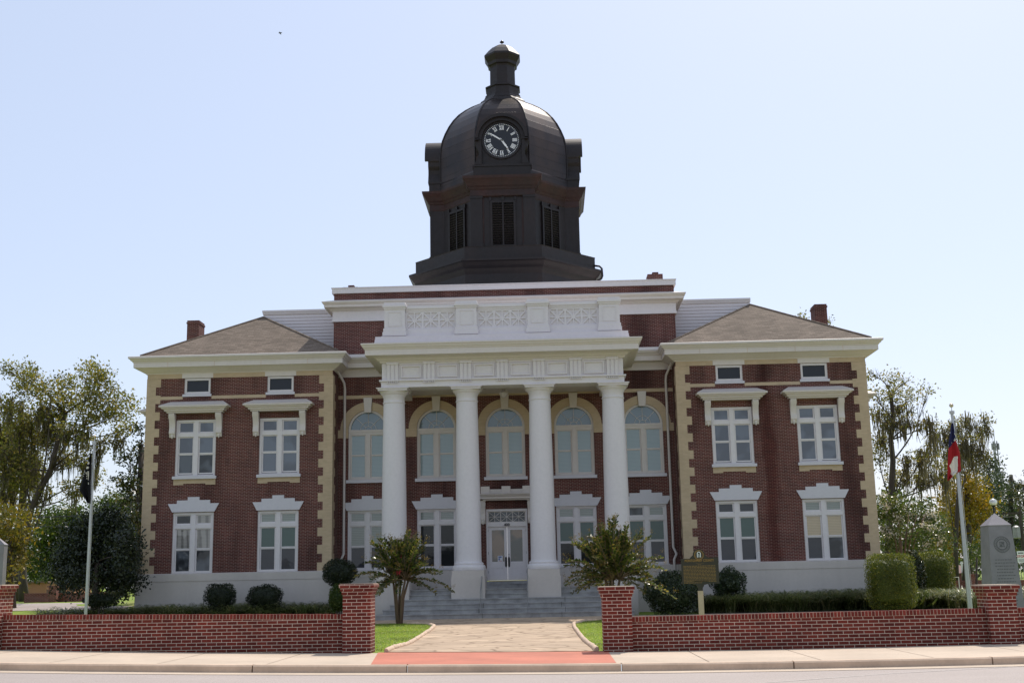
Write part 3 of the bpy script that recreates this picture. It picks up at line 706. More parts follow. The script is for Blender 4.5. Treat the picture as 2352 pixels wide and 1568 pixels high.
for s_ in (-1, 1):
    a, b = (-.893, -.035) if s_ < 0 else (-.025, .833)
    d = MB(); y0, y1 = .1, .15; g0, g1 = (a+.17, b-.13) if s_ < 0 else (a+.14, b-.17)
    d.box(a, g0, y0, y1, 1.44, 3.83).box(g1, b, y0, y1, 1.44, 3.83).box(g0, g1, y0, y1, 3.68, 3.83).box(g0, g1, y0, y1, 1.44, 1.62).box(g0, g1, y0, y1, 1.98, 2.27)
    d.box(g0, g1, y0+.02, y1, 1.62, 1.98).box(g0+.06, g1-.06, y0+.008, y1, 1.68, 1.92)
    D = d.build('door', 'white', H, (0, CW, 0))
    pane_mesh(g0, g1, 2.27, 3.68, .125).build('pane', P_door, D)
    hxp = -.1 if s_ < 0 else .04
    hx_ = b-.065 if s_ < 0 else a+.065
    MB().prism([(hx_-.02, 2.02), (hx_+.02, 2.02), (hx_+.045, 2.08), (hx_+.045, 2.42), (hx_+.02, 2.48), (hx_-.02, 2.48), (hx_-.045, 2.42), (hx_-.045, 2.08)], 'xz', .085, .1)\
        .tube([(hx_, .09, 2.12), (hx_, .03, 2.14), (hx_, .03, 2.36), (hx_, .09, 2.38)], .014, 6).build('handle', 'black', D)
    MB().tube([(a-.002 if s_ < 0 else b+.002, .095, z) for z in (1.75, 1.87)], .014, 6).tube([(a-.002 if s_ < 0 else b+.002, .095, z) for z in (2.6, 2.72)], .014, 6).tube([(a-.002 if s_ < 0 else b+.002, .095, z) for z in (3.6, 3.72)], .014, 6).build('hinge', 'black', D)
    if s_ < 0:
        nt_ = MB().box(-.47, -.25, .112, .118, 2.27, 2.54).build('door_notice', mat_plain('paper', (.75, .76, .8), .7), D)
    else: MB().lathe([(.018, 0), (.018, .02)], 10).build('lock', 'black', D, (hx_, .09, 2.58)).rotation_euler = (PI/2, 0, 0)
nm = MB().box(-.44, -.3, .1105, .1115, 2.44, 2.51).box(-.44, -.37, .1105, .1115, 2.34, 2.42)
nm.build('notice_print', mat_plain('blue_print', (.15, .2, .4), .7), nt_); MB().box(-.43, -.29, .1105, .1115, 2.29, 2.32).build('notice_print', 'redpaint', nt_)
cn = MB(); prof = [(0, 5.0), (.03, 5.0), (.05, 5.05), (.16, 5.07), (.16, 5.14), (.22, 5.18), (.26, 5.23), (.3, 5.25), (.3, 5.28), (0, 5.31)]
cn.skirt(-1.05, .99, CW-.25, CW, prof); cn.box(-1.0, .94, CW-.2, CW, 5.0, 5.02)
cn.box(-1.1, 1.04, CW-.2, CW, 5.31, 5.5)
for c in (-.98, -.03, .92): cn.box(c-.2, c+.2, CW-.27, CW, 5.31, 5.63)
CN = cn.build('door_canopy', 'trim', H)
for c in (-1.1, 1.04): bracket_mb(1.0, .11, .22).build('bracket', 'trim', CN, (c, CW, 4.97), smooth=True, auto=35)

# ---- steps, cheek blocks, landing
ST = MB()
fy = [-4.1, -3.77, -3.44, -3.11]; tz = [.165, .355, .545, .735]; hwid = [5.2, 4.95, 4.7, 4.45]
for i in range(4):
    ST.box(-hwid[i], hwid[i], fy[i], 0, -.2 if i == 0 else tz[i-1]-.005, tz[i]-.045); ST.box(-hwid[i]-.02, hwid[i]+.02, fy[i]-.03, 0, tz[i]-.045, tz[i])
for i, (y, a, b) in enumerate(((-2.45, .735, .925), (-2.12, .925, 1.115))):
    ST.box(-4.6, 4.6, y, CW, a-.002, b-.045); ST.box(-4.6, 4.6, y-.03, CW, b-.045, b)
ST.box(-1.1, 1.05, .75, CW, 1.11, 1.27); ST.box(-1.1, 1.05, .72, CW, 1.27, 1.3); ST.box(-.97, .91, 1.1, CW+.02, 1.295, 1.41)
STo = ST.build('entrance_steps', 'granite', H)
jt = MB()
for i, xs_j in enumerate(([-.9, 2.3], [-1.05, 2.45], [-.88, 2.3], [-1.0, 2.45])):
    for x in xs_j: jt.box(x-.006, x+.006, fy[i]-.032, fy[i]-.028, tz[i]-.19, tz[i])
jt.build('step_joint', 'dark', STo)
colx = [-4.745, -1.58, 1.58, 4.745]
for i in range(4): colx[i] += .03
for i, x in enumerate(colx):
    pl = MB(); out = i in (0, 3)
    zb = -.2 if out else .735
    if out: pl.box(x-.7, x+.7, -2.72, CW-.16, zb, 1.62)
    else: pl.box(x-.7, x+.7, -2.72, -1.3, zb, 1.62)
    pl.box(x-.67, x+.67, -2.69, -1.33, 1.62, 1.88)
    c = pl.build('column_pedestal', 'stucco', H)
    sh = MB(); prof = [(.69, 1.885), (.7, 1.93), (.71, 1.99), (.7, 2.05), (.665, 2.09), (.61, 2.095), (.62, 2.13), (.625, 2.17), (.6, 2.2), (.555, 2.215), (.54, 2.28), (.535, 2.6)]
    for k in range(1, 13):
        t = k/12; prof.append((.535-.075*t**1.6, 2.6+(9.02-2.6)*t))
    prof += [(.475, 9.03), (.485, 9.05), (.485, 9.08), (.462, 9.1), (.46, 9.28), (.475, 9.3), (.475, 9.33), (.5, 9.36), (.5, 9.38), (.56, 9.44), (.6, 9.5), (.61, 9.54)]
    C = sh.lathe(prof, 48, (x, -2.0)).build('column', 'white', H, smooth=True, auto=40)
    MB().box(x-.63, x+.63, -2.63, -1.37, 9.54, 9.60).box(x-.65, x+.65, -2.65, -1.35, 9.60, 9.63).box(x-.69, x+.69, -2.69, -1.31, 9.63, 9.665).build('abacus', 'white', C)
# handrails
for x in (-.97, .93):
    hr = MB(); pts = [(x, -4.0, .165), (x, -4.0, 1.0), (x, -3.9, 1.05), (x, -1.9, 2.0), (x, -1.2, 2.02), (x, -1.2, 1.115)]
    hr.tube(pts[:2], .018, 8).tube(pts[1:5], .02, 8).tube(pts[4:], .018, 8).tube([(x, -2.9, .74), (x, -2.9, 1.52)], .018, 8).build('handrail', 'galv', H)

# ---- entablature, blocking course, balustrade
EY = -2.6; E0 = -5.2; E1 = 5.26; YB = CW
en = MB(); en.box(E0, E1, EY, EY+.9, 9.67, 9.93); en.box(E0, E0+.9, EY+.9, YB, 9.67, 9.93).box(E1-.9, E1, EY+.9, YB, 9.67, 9.93)
en.box(E0-.08, E1+.08, EY-.09, YB, 9.93, 9.99)
en.box(E0+.03, E1-.03, EY+.03, YB, 9.99, 10.86)
EN2 = en.build('entablature', 'white', H)
# recessed panel frames under the beam
tri = []
for k in range(7):
    x = -4.7+k*1.578
    tri.append(x); t = MB(); w_ = .245
    for j in range(3): t.box(x-w_+j*.178, x-w_+j*.178+.125, EY-.045, EY+.04, 9.99, 10.66)
    t.box(x-w_, x+w_, EY-.012, EY+.04, 9.99, 10.66).box(x-w_-.02, x+w_+.02, EY-.09, EY+.04, 10.66, 10.74)
    t.build('triglyph', 'white', EN2)
    g_ = MB()
    for j in range(6):
        gx = x-w_+.02+j*.09; g_.lathe([(.036, 9.845), (.012, 9.925)], 8, (gx, EY-.05))
    g_.build('guttae', 'white', EN2)
    if k < 6:
        a, b = x+.36, x+1.578-.36; m = MB()
        m.box(a, b, EY-.04, EY+.04, 10.07, 10.13).box(a, b, EY-.04, EY+.04, 10.55, 10.6).box(a, a+.05, EY-.04, EY+.04, 10.13, 10.55).box(b-.05, b, EY-.04, EY+.04, 10.13, 10.55)
        m.box(a-.12, b+.12, EY-.01, EY+.04, 10.66, 10.72)
        m.build('metope_panel', 'white', EN2)
prof = [(.0, 10.72), (.04, 10.74), (.07, 10.8), (.14, 10.84), (.2, 10.9), (.3, 10.94), (.62, 10.98), (.62, 11.22), (.65, 11.235), (.67, 11.29), (.71, 11.31), (.74, 11.38), (.78, 11.42), (.78, 11.48), (.3, 11.53), (0, 11.53)]
MB().skirt(E0, E1, EY, YB, prof).build('portico_cornice', 'trim', H)
MB().box(E0+.05, E1-.05, EY+.9, YB, 9.9, 9.94).build('portico_ceiling', 'trim', H)
bk = MB()
for k, (o, a, b) in enumerate(((.27, 11.5, 11.62), (.25, 11.62, 11.74), (.23, 11.74, 11.86), (.0, 11.86, 11.93))): bk.box(E0-o, E1+o, EY-o, YB+.3, a, b)
bk.build('blocking_course', 'white', H)
pc = [-4.62, -1.49, 1.62, 4.72]; BY = -2.55
bal = MB()
for i in range(3):
    a, b = pc[i]+.46, pc[i+1]-.46
    bal = MB(); bal.box(a, b, BY+.05, BY+.4, 11.93, 12.22).box(a, b, BY+.2, BY+.38, 12.22, 13.05)
    bal.box(a, b, BY+.12, BY+.42, 13.05, 13.14).box(a, b, BY+.07, BY+.46, 13.14, 13.24).box(a, b, BY+.1, BY+.44, 13.24, 13.3)
    B = bal.build('balustrade_panel', 'white', H)
    la = MB(); y0, y1 = BY+.15, BY+.21; z0, z1 = 12.27, 13.0; wd = (b-a-.06)/3; x0 = a+.03
    la.box(a, b, y0, y1, 12.22, 12.30).box(a, b, y0, y1, 12.97, 13.05)
    for k in range(4): x = x0+k*wd; la.box(x-.045, x+.045, y0, y1, 12.30, 12.97)
    for k in range(3):
        cx, cz = x0+(k+.5)*wd, 12.635
        la.box(cx-.03, cx+.03, y0+.001, y1, 12.30, 12.97).box(cx-wd/2, cx+wd/2, y0+.002, y1, cz-.03, cz+.03)
        for s_ in (-1, 1):
            dx, dz = wd/2-.02, .34*s_; L = math.hypot(dx, dz); la.obox((cx, (y0+y1)/2+.002, cz), (dx, 0, dz), (0, .026, 0), (-dz/L*.034, 0, dx/L*.034))
    la.build('lattice', 'white', B)
for x in pc:
    p = MB(); p.box(x-.52, x+.52, BY-.12, BY+.72, 11.93, 12.1).box(x-.49, x+.49, BY-.09, BY+.7, 12.1, 12.26)
    p.box(x-.45, x+.45, BY-.03, BY+.66, 12.26, 13.12)
    p.box(x-.3, x-.27, BY-.05, BY, 12.36, 13.0).box(x+.27, x+.3, BY-.05, BY, 12.36, 13.0).box(x-.27, x+.27, BY-.05, BY, 12.36, 12.39).box(x-.27, x+.27, BY-.05, BY, 12.97, 13.0)
    p.box(x-.48, x+.48, BY-.07, BY+.7, 13.12, 13.2).box(x-.52, x+.52, BY-.12, BY+.74, 13.2, 13.3).box(x-.47, x+.47, BY-.06, BY+.68, 13.3, 13.42)
    p.build('balustrade_pier', 'white', H)
# small lamp bowl under the portico ceiling
MB().lathe([(.02, 9.5), (.12, 9.55), (.2, 9.68), (.22, 9.72), (.1, 9.76), (.06, 9.9)], 16, (-.02, 0)).build('ceiling_lamp', 'white', H, smooth=True)

# ---- attic block behind the portico
BX = 8.05; BYF = 1.7
a_ = MB(); a_.box(-BX, BX, BYF, 17, 11.6, 13.6); a_.box(-BX, BX, BYF, 17, 14.3, 15.0); a_.build('attic_wall', 'brick', H)
f_ = MB(); f_.box(-BX-.05, BX+.05, BYF-.05, 17.05, 13.58, 14.08).box(-BX-.08, BX+.08, BYF-.08, 17.1, 13.56, 13.66); f_.build('attic_frieze', 'white', H)
MB().skirt(-BX, BX, BYF, 17, [(.05, 14.05), (.1, 14.07), (.2, 14.15), (.4, 14.2), (.4, 14.32), (.44, 14.34), (.5, 14.42), (.5, 14.46), (0, 14.62)]).build('attic_cornice', 'trim', H)
cpg = MB(); cpg.box(-BX-.09, BX+.09, BYF-.09, 17.1, 14.93, 15.17); cpg.box(-BX-.12, BX+.12, BYF-.12, 17.1, 15.17, 15.21)
cpg.build('coping', 'white', H)
for sx, y in ((-8.2, 5), (7.05, 4)):
    MB().box(sx, sx+.75, y, y+.8, 15, 16.08).box(sx+.25, sx+.55, y+.1, y+.5, 16.08, 16.2).build('small_chimney', 'brick', H)
for x0, x1 in ((-17.83+1.8, -17.22+1.8), (13.52+1.8, 14.12+1.8)):
    c = MB().box(x0, x1, 4.9, 5.85, 12.0, 14.38).box(x0-.03, x1+.03, 4.87, 5.88, 14.38, 14.46).box(x0, x1, 4.9, 5.85, 14.46, 14.55).build('chimney', 'brick', H)
    MB().box(x0+.12, x1-.12, 5.0, 5.75, 14.55, 14.56).build('flue', 'dark', c)
# downpipes
for sgn, xx_ in ((-1, -7.45), (1, 7.42)):
    xw = sgn*7.75
    MB().tube([(xw-sgn*.05, .55, 11.15), (xw-sgn*.12, .75, 10.95), (xw-sgn*.3, CW-.2, 10.55), (xw-sgn*.32, CW-.1, 10.3), (xw-sgn*.32, CW-.1, 2.75), (xw-sgn*.2, CW-.2, 2.45), (xw-sgn*.32, CW-.22, 2.2), (xw-sgn*.32, CW-.22, .6)], .06, 10)\
        .build('downpipe', 'trim', H, smooth=True)

# ---- tower
TX, TY = -.08, 9.9; PH = PI/8
def octa(prof, name, mat, **k): return MB().lathe(prof, 8, (TX, TY), PH, True).build(name, mat, H, **k)
octa([(4.7, 14), (4.7, 16.75)], 'tower_base', 'copper')
octa([(4.7, 16.62), (4.76, 16.76), (4.8, 16.9), (4.92, 17.02), (5.03, 17.2), (5.1, 17.24), (5.1, 17.34), (4.75, 17.4)], 'tower_ledge_cornice', 'copper')
octa([(4.75, 17.38), (4.75, 18.02), (4.77, 18.06), (3.95, 18.2)], 'tower_ledge', 'copper')
PB, PR, PQ = 1.66, 3.88, 3.24
def plan(r): 
    q = [(-PB, -r), (PB, -r), (PB, -PQ), (PQ, -PB)]; out = []
    for k in range(4):
        c_, s__ = [(1, 0), (0, 1), (-1, 0), (0, -1)][k]; out += [(x*c_-y*s__, x*s__+y*c_) for x, y in q]
    return out
def offset_poly(P_, o):
    n_ = len(P_); res = []
    for i in range(n_):
        a, b, c = Vector(P_[i-1]), Vector(P_[i]), Vector(P_[(i+1) % n_]); e1, e2 = (b-a).normalized(), (c-b).normalized()
        n1, n2 = Vector((e1.y, -e1.x)), Vector((e2.y, -e2.x)); m = (n1+n2); m = m/max(.2, m.length_squared)*2; res.append((b.x+m.x*o, b.y+m.y*o))
    return res
def sweep(P_, prof, name, mat):
    vs = []; n_ = len(P_)
    for o, z in prof: vs += [(TX+x, TY+y, z) for x, y in offset_poly(P_, o)]
    m_ = len(prof); fs = [(j*n_+i, j*n_+(i+1) % n_, (j+1)*n_+(i+1) % n_, (j+1)*n_+i) for j in range(m_-1) for i in range(n_)]+[tuple(range(n_))[::-1], tuple(range((m_-1)*n_, m_*n_))]
    return MB().add(vs, fs).build(name, mat, H)
sweep(plan(PR), [(0, 18.0), (0, 21.1)], 'belfry_wall', 'copper')
sweep(plan(4.0), [(0, 20.96), (.02, 21.0), (.02, 21.29), (.07, 21.34), (.1, 21.42), (.18, 21.5), (.25, 21.66), (.33, 21.78), (.38, 21.84), (.40, 21.97), (-.35, 22.12)], 'tower_cornice', 'copper2')
def face_frame(k):      # local frame of octagon face k (0 = towards the street)
    a = -PI/2+k*PI/4; n = Vector((math.cos(a), math.sin(a), 0)); t = Vector((-math.sin(a), math.cos(a), 0)); return n, t
C0 = Vector((TX, TY, 0)); ZV = Vector((0, 0, 1))
def fbox(mb, k, r0, r1, t0, t1, z0, z1):
    n, t = face_frame(k); mb.obox(C0+n*(r0+r1)/2+t*(t0+t1)/2+ZV*(z0+z1)/2, n*(r1-r0)/2, t*(t1-t0)/2, ZV*(z1-z0)/2)
for k in range(8):
    card = k % 2 == 0; rw = PR if card else 3.465
    if card:
        for s_ in (-1, 1):
            p = MB(); fbox(p, k, PR-.02, 4.0, *sorted((s_*1.06, s_*1.67)), 18.12, 20.95); fbox(p, k, PR-.02, 4.03, *sorted((s_*1.04, s_*1.69)), 20.85, 20.98); fbox(p, k, PR-.02, 4.04, *sorted((s_*1.02, s_*1.70)), 18.12, 18.42)
            p.build('pilaster', 'copper', H)
        q = MB(); fbox(q, k, rw-.02, rw+.03, -1.06, -.98, 18.2, 21.0); fbox(q, k, rw-.02, rw+.03, .98, 1.06, 18.2, 21.0); fbox(q, k, rw-.02, rw+.03, -.98, .98, 20.93, 21.0)
        q.build('panel_trim', 'copper2', H)
    f = MB()
    for a, b, c, d in ((-.66, -.55, 18.25, 20.72), (.55, .66, 18.25, 20.72), (-.55, .55, 20.6, 20.72), (-.55, .55, 18.25, 18.34), (-.04, .04, 18.34, 20.6), (-.7, -.6, 20.7, 20.92), (.6, .7, 20.7, 20.92), (-.06, .06, 20.7, 20.92)):
        fbox(f, k, rw-.02, rw+.1, a, b, c, d)
    LW = f.build('louver_window', 'copper', H); sl_ = MB(); n, t = face_frame(k)
    for s_ in (-1, 1):
        for j in range(17):
            z = 18.42+j*.13; sl_.obox(C0+n*(rw+.045)+t*(s_*.295)+ZV*z, n*.045+ZV*-.035, t*.255, n*.008+ZV*.012)
    sl_.build('slat', 'copper', LW)
    v = MB(); fbox(v, k, rw-.02, rw+.006, -.55, .55, 18.34, 20.6); v.build('louver_void', 'dark', LW)
DOME = [(3.5, 22.1), (3.5, 22.5), (3.44, 22.6), (3.44, 24.0), (3.41, 24.5), (3.32, 25.0), (3.16, 25.45), (2.95, 25.9), (2.72, 26.28), (2.42, 26.65), (2.08, 26.95), (1.7, 27.22), (1.35, 27.42), (1.15, 27.52)]
octa(DOME, 'dome', 'dome')
rb = MB()
for k in range(8):
    a = PH+k*PI/4; kk = 1/math.cos(PI/8)
    rb.tube([(TX+r*kk*math.cos(a), TY+r*kk*math.sin(a), z) for r, z in DOME[2:]], .05, 6)
rb.build('dome_rib', 'copper', H)
LZ = [(1.3, 27.44), (1.22, 27.6), (1.05, 27.75), (.98, 27.9), (.97, 27.98), (.92, 28.0), (.9, 28.1), (.9, 28.4), (.96, 28.44), (.96, 28.52), (.72, 28.6), (.7, 28.66), (.69, 29.7), (.72, 29.78), (.8, 29.84), (.82, 30.0), (.9, 30.14), (.99, 30.3), (1.0, 30.4), (.96, 30.46), (.75, 30.74), (.55, 30.96), (.3, 31.12), (.08, 31.2)]
octa(LZ, 'lantern', 'copper')
MB().lathe([(.02, 31.15), (.02, 31.3), (.12, 31.36), (.13, 31.39), (.06, 31.45), (.02, 31.52)], 10, (TX, TY)).build('finial', 'copper', H, smooth=True)
MB().tube([(x, y, z) for x, y, z in ((4.6, 7.9, 17.62), (4.9, 7.9, 17.58), (5.02, 7.9, 17.45), (5.04, 7.9, 17.05), (4.98, 7.9, 16.9), (4.75, 7.9, 16.78))], .055, 8).build('tower_pipe', 'copper', H, smooth=True)
# clock dormers
def dormer(k):
    n, t = face_frame(k); mb = MB()
    def slab(poly, r0, r1):      # poly in (t,z)
        m_ = len(poly); vs = [C0+n*r0+t*a+ZV*z for a, z in poly]+[C0+n*r1+t*a+ZV*z for a, z in poly]
        mb.add(vs, [(i, (i+1) % m_, (i+1) % m_+m_, i+m_) for i in range(m_)]+[tuple(range(m_))[::-1], tuple(range(m_, 2*m_))])
    arc = lambda r, n_=24: [(r*math.cos(PI*i/n_), 24.0+r*math.sin(PI*i/n_)) for i in range(n_+1)]
    slab([(-1.12, 22.6), (1.12, 22.6)]+[(a, z) for a, z in arc(1.12)], 2.6, 3.95)
    fbox(mb, k, 3.0, 4.06, -1.5, 1.5, 22.05, 22.55); fbox(mb, k, 3.0, 4.1, -1.54, 1.54, 22.55, 22.66)
    for i in range(24):
        a0, a1 = PI*i/24, PI*(i+1)/24
        slab([(q*math.cos(a), 24.0+q*math.sin(a)) for q, a in ((1.38, a0), (1.38, a1), (1.22, a1), (1.22, a0))], 2.6, 4.3)
        slab([(q*math.cos(a), 24.0+q*math.sin(a)) for q, a in ((1.23, a0), (1.23, a1), (1.04, a1), (1.04, a0))], 2.6, 4.15)
    for s_ in (-1, 1):
        slab([(s_*a, z) for a, z in ((1.05, 24.0), (1.42, 24.0), (1.42, 23.9), (1.36, 23.82), (1.34, 23.6), (1.22, 23.42), (1.2, 23.2), (1.3, 22.95), (1.42, 22.66), (1.05, 22.66))], 3.0, 4.12)
        slab([(s_*a, z) for a, z in ((1.2, 24.05), (1.38, 24.05), (1.38, 23.95), (1.2, 23.95))], 2.6, 4.3)
    o = mb.build('clock_dormer', 'copper', H)
    rg = MB()
    def ring(r0, r1, q0, q1, mb):
        for i in range(40):
            a0, a1 = 2*PI*i/40, 2*PI*(i+1)/40; m_ = 4
            poly = [(q*math.cos(a), 24.0+q*math.sin(a)) for q, a in ((r1, a0), (r1, a1), (r0, a1), (r0, a0))]
            vs = [C0+n*q0+t*a+ZV*z for a, z in poly]+[C0+n*q1+t*a+ZV*z for a, z in poly]
            mb.add(vs, [(i_, (i_+1) % 4, (i_+1) % 4+4, i_+4) for i_ in range(4)]+[(3, 2, 1, 0), (4, 5, 6, 7)])
    ring(.94, 1.04, 3.93, 4.02, rg); rg.build('clock_bezel', 'copper', o)
    return o
for k in (0, 2, 6, 4): dormer(k)
s = N('clock_dial'); s.set((.008, .009, .014), .35); M['dial'] = s.m
s = N('clock_white'); s.set((.86, .86, .88), .5); M['cw'] = s.m
def clock(k):
    n, t = face_frame(k)
    base = MB(); pts = 48; c = C0+n*3.96+ZV*24.0
    vs = [c+t*.94*math.cos(2*PI*i/pts)+ZV*.94*math.sin(2*PI*i/pts) for i in range(pts)]; vs += [v+n*.012 for v in vs]
    base.add(vs, [tuple(range(pts))[::-1], tuple(range(pts, 2*pts))]+[(i, (i+1) % pts, (i+1) % pts+pts, i+pts) for i in range(pts)])
    D = base.build('clock', 'dial', H); mk = MB(); tt = -t if False else t
    def P3(u, v, d=.014): return c+t*u+ZV*v+n*d
    def bar(u0, v0, u1, v1, w_, mb, d=.018):
        a = Vector((u1-u0, v1-v0)); L = a.length; a /= L; b = Vector((-a.y, a.x)); m = ((u0+u1)/2, (v0+v1)/2)
        mb.obox(P3(m[0], m[1], d), t*a.x*L/2+ZV*a.y*L/2, t*b.x*w_/2+ZV*b.y*w_/2, n*.004)
    for i in range(60):
        a = 2*PI*i/60; u, v = .885*math.cos(a), .885*math.sin(a); mk.obox(P3(u, v, .018), t*.018, ZV*.018, n*.004)
    mk.build('minute_dots', 'cw', D); nm = MB()
    # local +t must read left-to-right from outside
    sgn = 1
    ROM = {12: 'XII', 1: 'I', 2: 'II', 3: 'III', 4: 'IIII', 5: 'V', 6: 'VI', 7: 'VII', 8: 'VIII', 9: 'IX', 10: 'X', 11: 'XI'}
    for h, sx in ROM.items():
        th = PI/2-2*PI*h/12; rad = Vector((math.cos(th), math.sin(th))); tan = Vector((math.sin(th), -math.cos(th)))   # tan = reading direction
        wds = [{'I': .062, 'V': .13, 'X': .14}[c_] for c_ in sx]; tot = sum(wds); pos = -tot/2; r0, r1 = .575, .81
        for c_, w_ in zip(sx, wds):
            m0 = pos+w_/2
            def L(dx0, dr0, dx1, dr1, tk):
                p0 = rad*dr0+tan*(m0+dx0); p1 = rad*dr1+tan*(m0+dx1); bar(p0.x, p0.y, p1.x, p1.y, tk, nm)
            if c_ == 'I': L(0, r0, 0, r1, .036)
            elif c_ == 'V': L(-.045, r1, 0, r0, .04); L(.045, r1, 0, r0, .018)
            else: L(-.045, r1, .045, r0, .04); L(.045, r1, -.045, r0, .018)
            pos += w_
        if len(sx): 
            for rr in (r0, r1): p0 = rad*rr-tan*(tot/2-.005); p1 = rad*rr+tan*(tot/2-.005); bar(p0.x, p0.y, p1.x, p1.y, .012, nm)
    nm.build('roman_numerals', 'cw', D)
    for ang, ln, wd in ((PI/2-2*PI*50.5/60, .82, .05), (PI/2-2*PI*(4+50/60)/12, .62, .065)):
        hd = MB(); u, v = math.cos(ang), math.sin(ang)
        poly = [(-.14, 0), (-.1, wd*.5), (0, wd*.6), (ln*.62, wd*.75), (ln*.74, wd*.35), (ln*.8, wd*.8), (ln*.86, wd*.25), (ln, 0)]
        poly += [(a, -b) for a, b in poly[-2:0:-1]]
        vs = [P3(a*u-b*v, a*v+b*u, .03) for a, b in poly]; vs += [x+n*.008 for x in vs]; m_ = len(poly)
        hd.add(vs, [tuple(range(m_))[::-1], tuple(range(m_, 2*m_))]+[(i, (i+1) % m_, (i+1) % m_+m_, i+m_) for i in range(m_)])
        hd.build('clock_hand', 'cw', D)
for k in (0, 2, 6): clock(k)
# ================================================================== VEGETATION
def rand_in_ellipsoid(n, shell=.0):
    v = rng.normal(size=(n, 3)); v /= np.linalg.norm(v, axis=1)[:, None]; r = rng.random(n)**(1/3.)
    if shell: r = shell+(1-shell)*r
    return v*r[:, None]
def leaf_quads(cent, size, aspect=.55, up=0.0, jitter=.35, droop=0):
    """one four-cornered leaf per centre, random orientation"""
    n = len(cent); a = rng.normal(size=(n, 3)); a[:, 2] -= droop; a /= np.linalg.norm(a, axis=1)[:, None]
    b = rng.normal(size=(n, 3)); b -= a*(a*b).sum(1)[:, None]; b /= np.linalg.norm(b, axis=1)[:, None]
    s = size*(1+jitter*(rng.random(n)*2-1)); a *= (s/2)[:, None]; b *= (s*aspect/2)[:, None]
    V = np.empty((n, 4, 3)); V[:, 0] = cent-a; V[:, 1] = cent-b*.9+a*.1; V[:, 2] = cent+a; V[:, 3] = cent+b*.9+a*.1
    return V.reshape(-1, 3), np.arange(n*4).reshape(-1, 4)
def strands(tops, lens, width, segs=3, lean=.1):
    n = len(tops); Vs = []; Fs = []; ang = rng.random(n)*2*PI; d = np.stack([np.cos(ang), np.sin(ang), np.zeros(n)], 1)
    sway = rng.normal(size=(n, 3))*lean; sway[:, 2] = 0
    for k in range(segs+1):
        t = k/segs; w_ = width*(1-t*.75)*(1 if k else .5)
        c = tops+np.stack([sway[:, 0]*t, sway[:, 1]*t, -lens*t], 1)+rng.normal(size=(n, 3))*.02
        Vs.append(c-d*np.reshape(w_, (-1, 1) if np.ndim(w_) else ())/2); Vs.append(c+d*np.reshape(w_, (-1, 1) if np.ndim(w_) else ())/2)
    V = np.stack(Vs, 1).reshape(-1, 3); m = 2*(segs+1); base = (np.arange(n)*m)[:, None]
    for k in range(segs): Fs.append(base+np.array([[2*k, 2*k+1, 2*k+3, 2*k+2]]))
    return V, np.concatenate(Fs, 0)
def bez(a, b, bend=.15, n=6, sag=0):
    a, b = Vector(a), Vector(b); L = (b-a).length; off = Vector((rnd.uniform(-1, 1), rnd.uniform(-1, 1), rnd.uniform(-.6, 1)))*L*bend
    return [a.lerp(b, t)+off*math.sin(PI*t)+Vector((0, 0, -sag*L*t*t)) for t in [i/(n-1) for i in range(n)]]
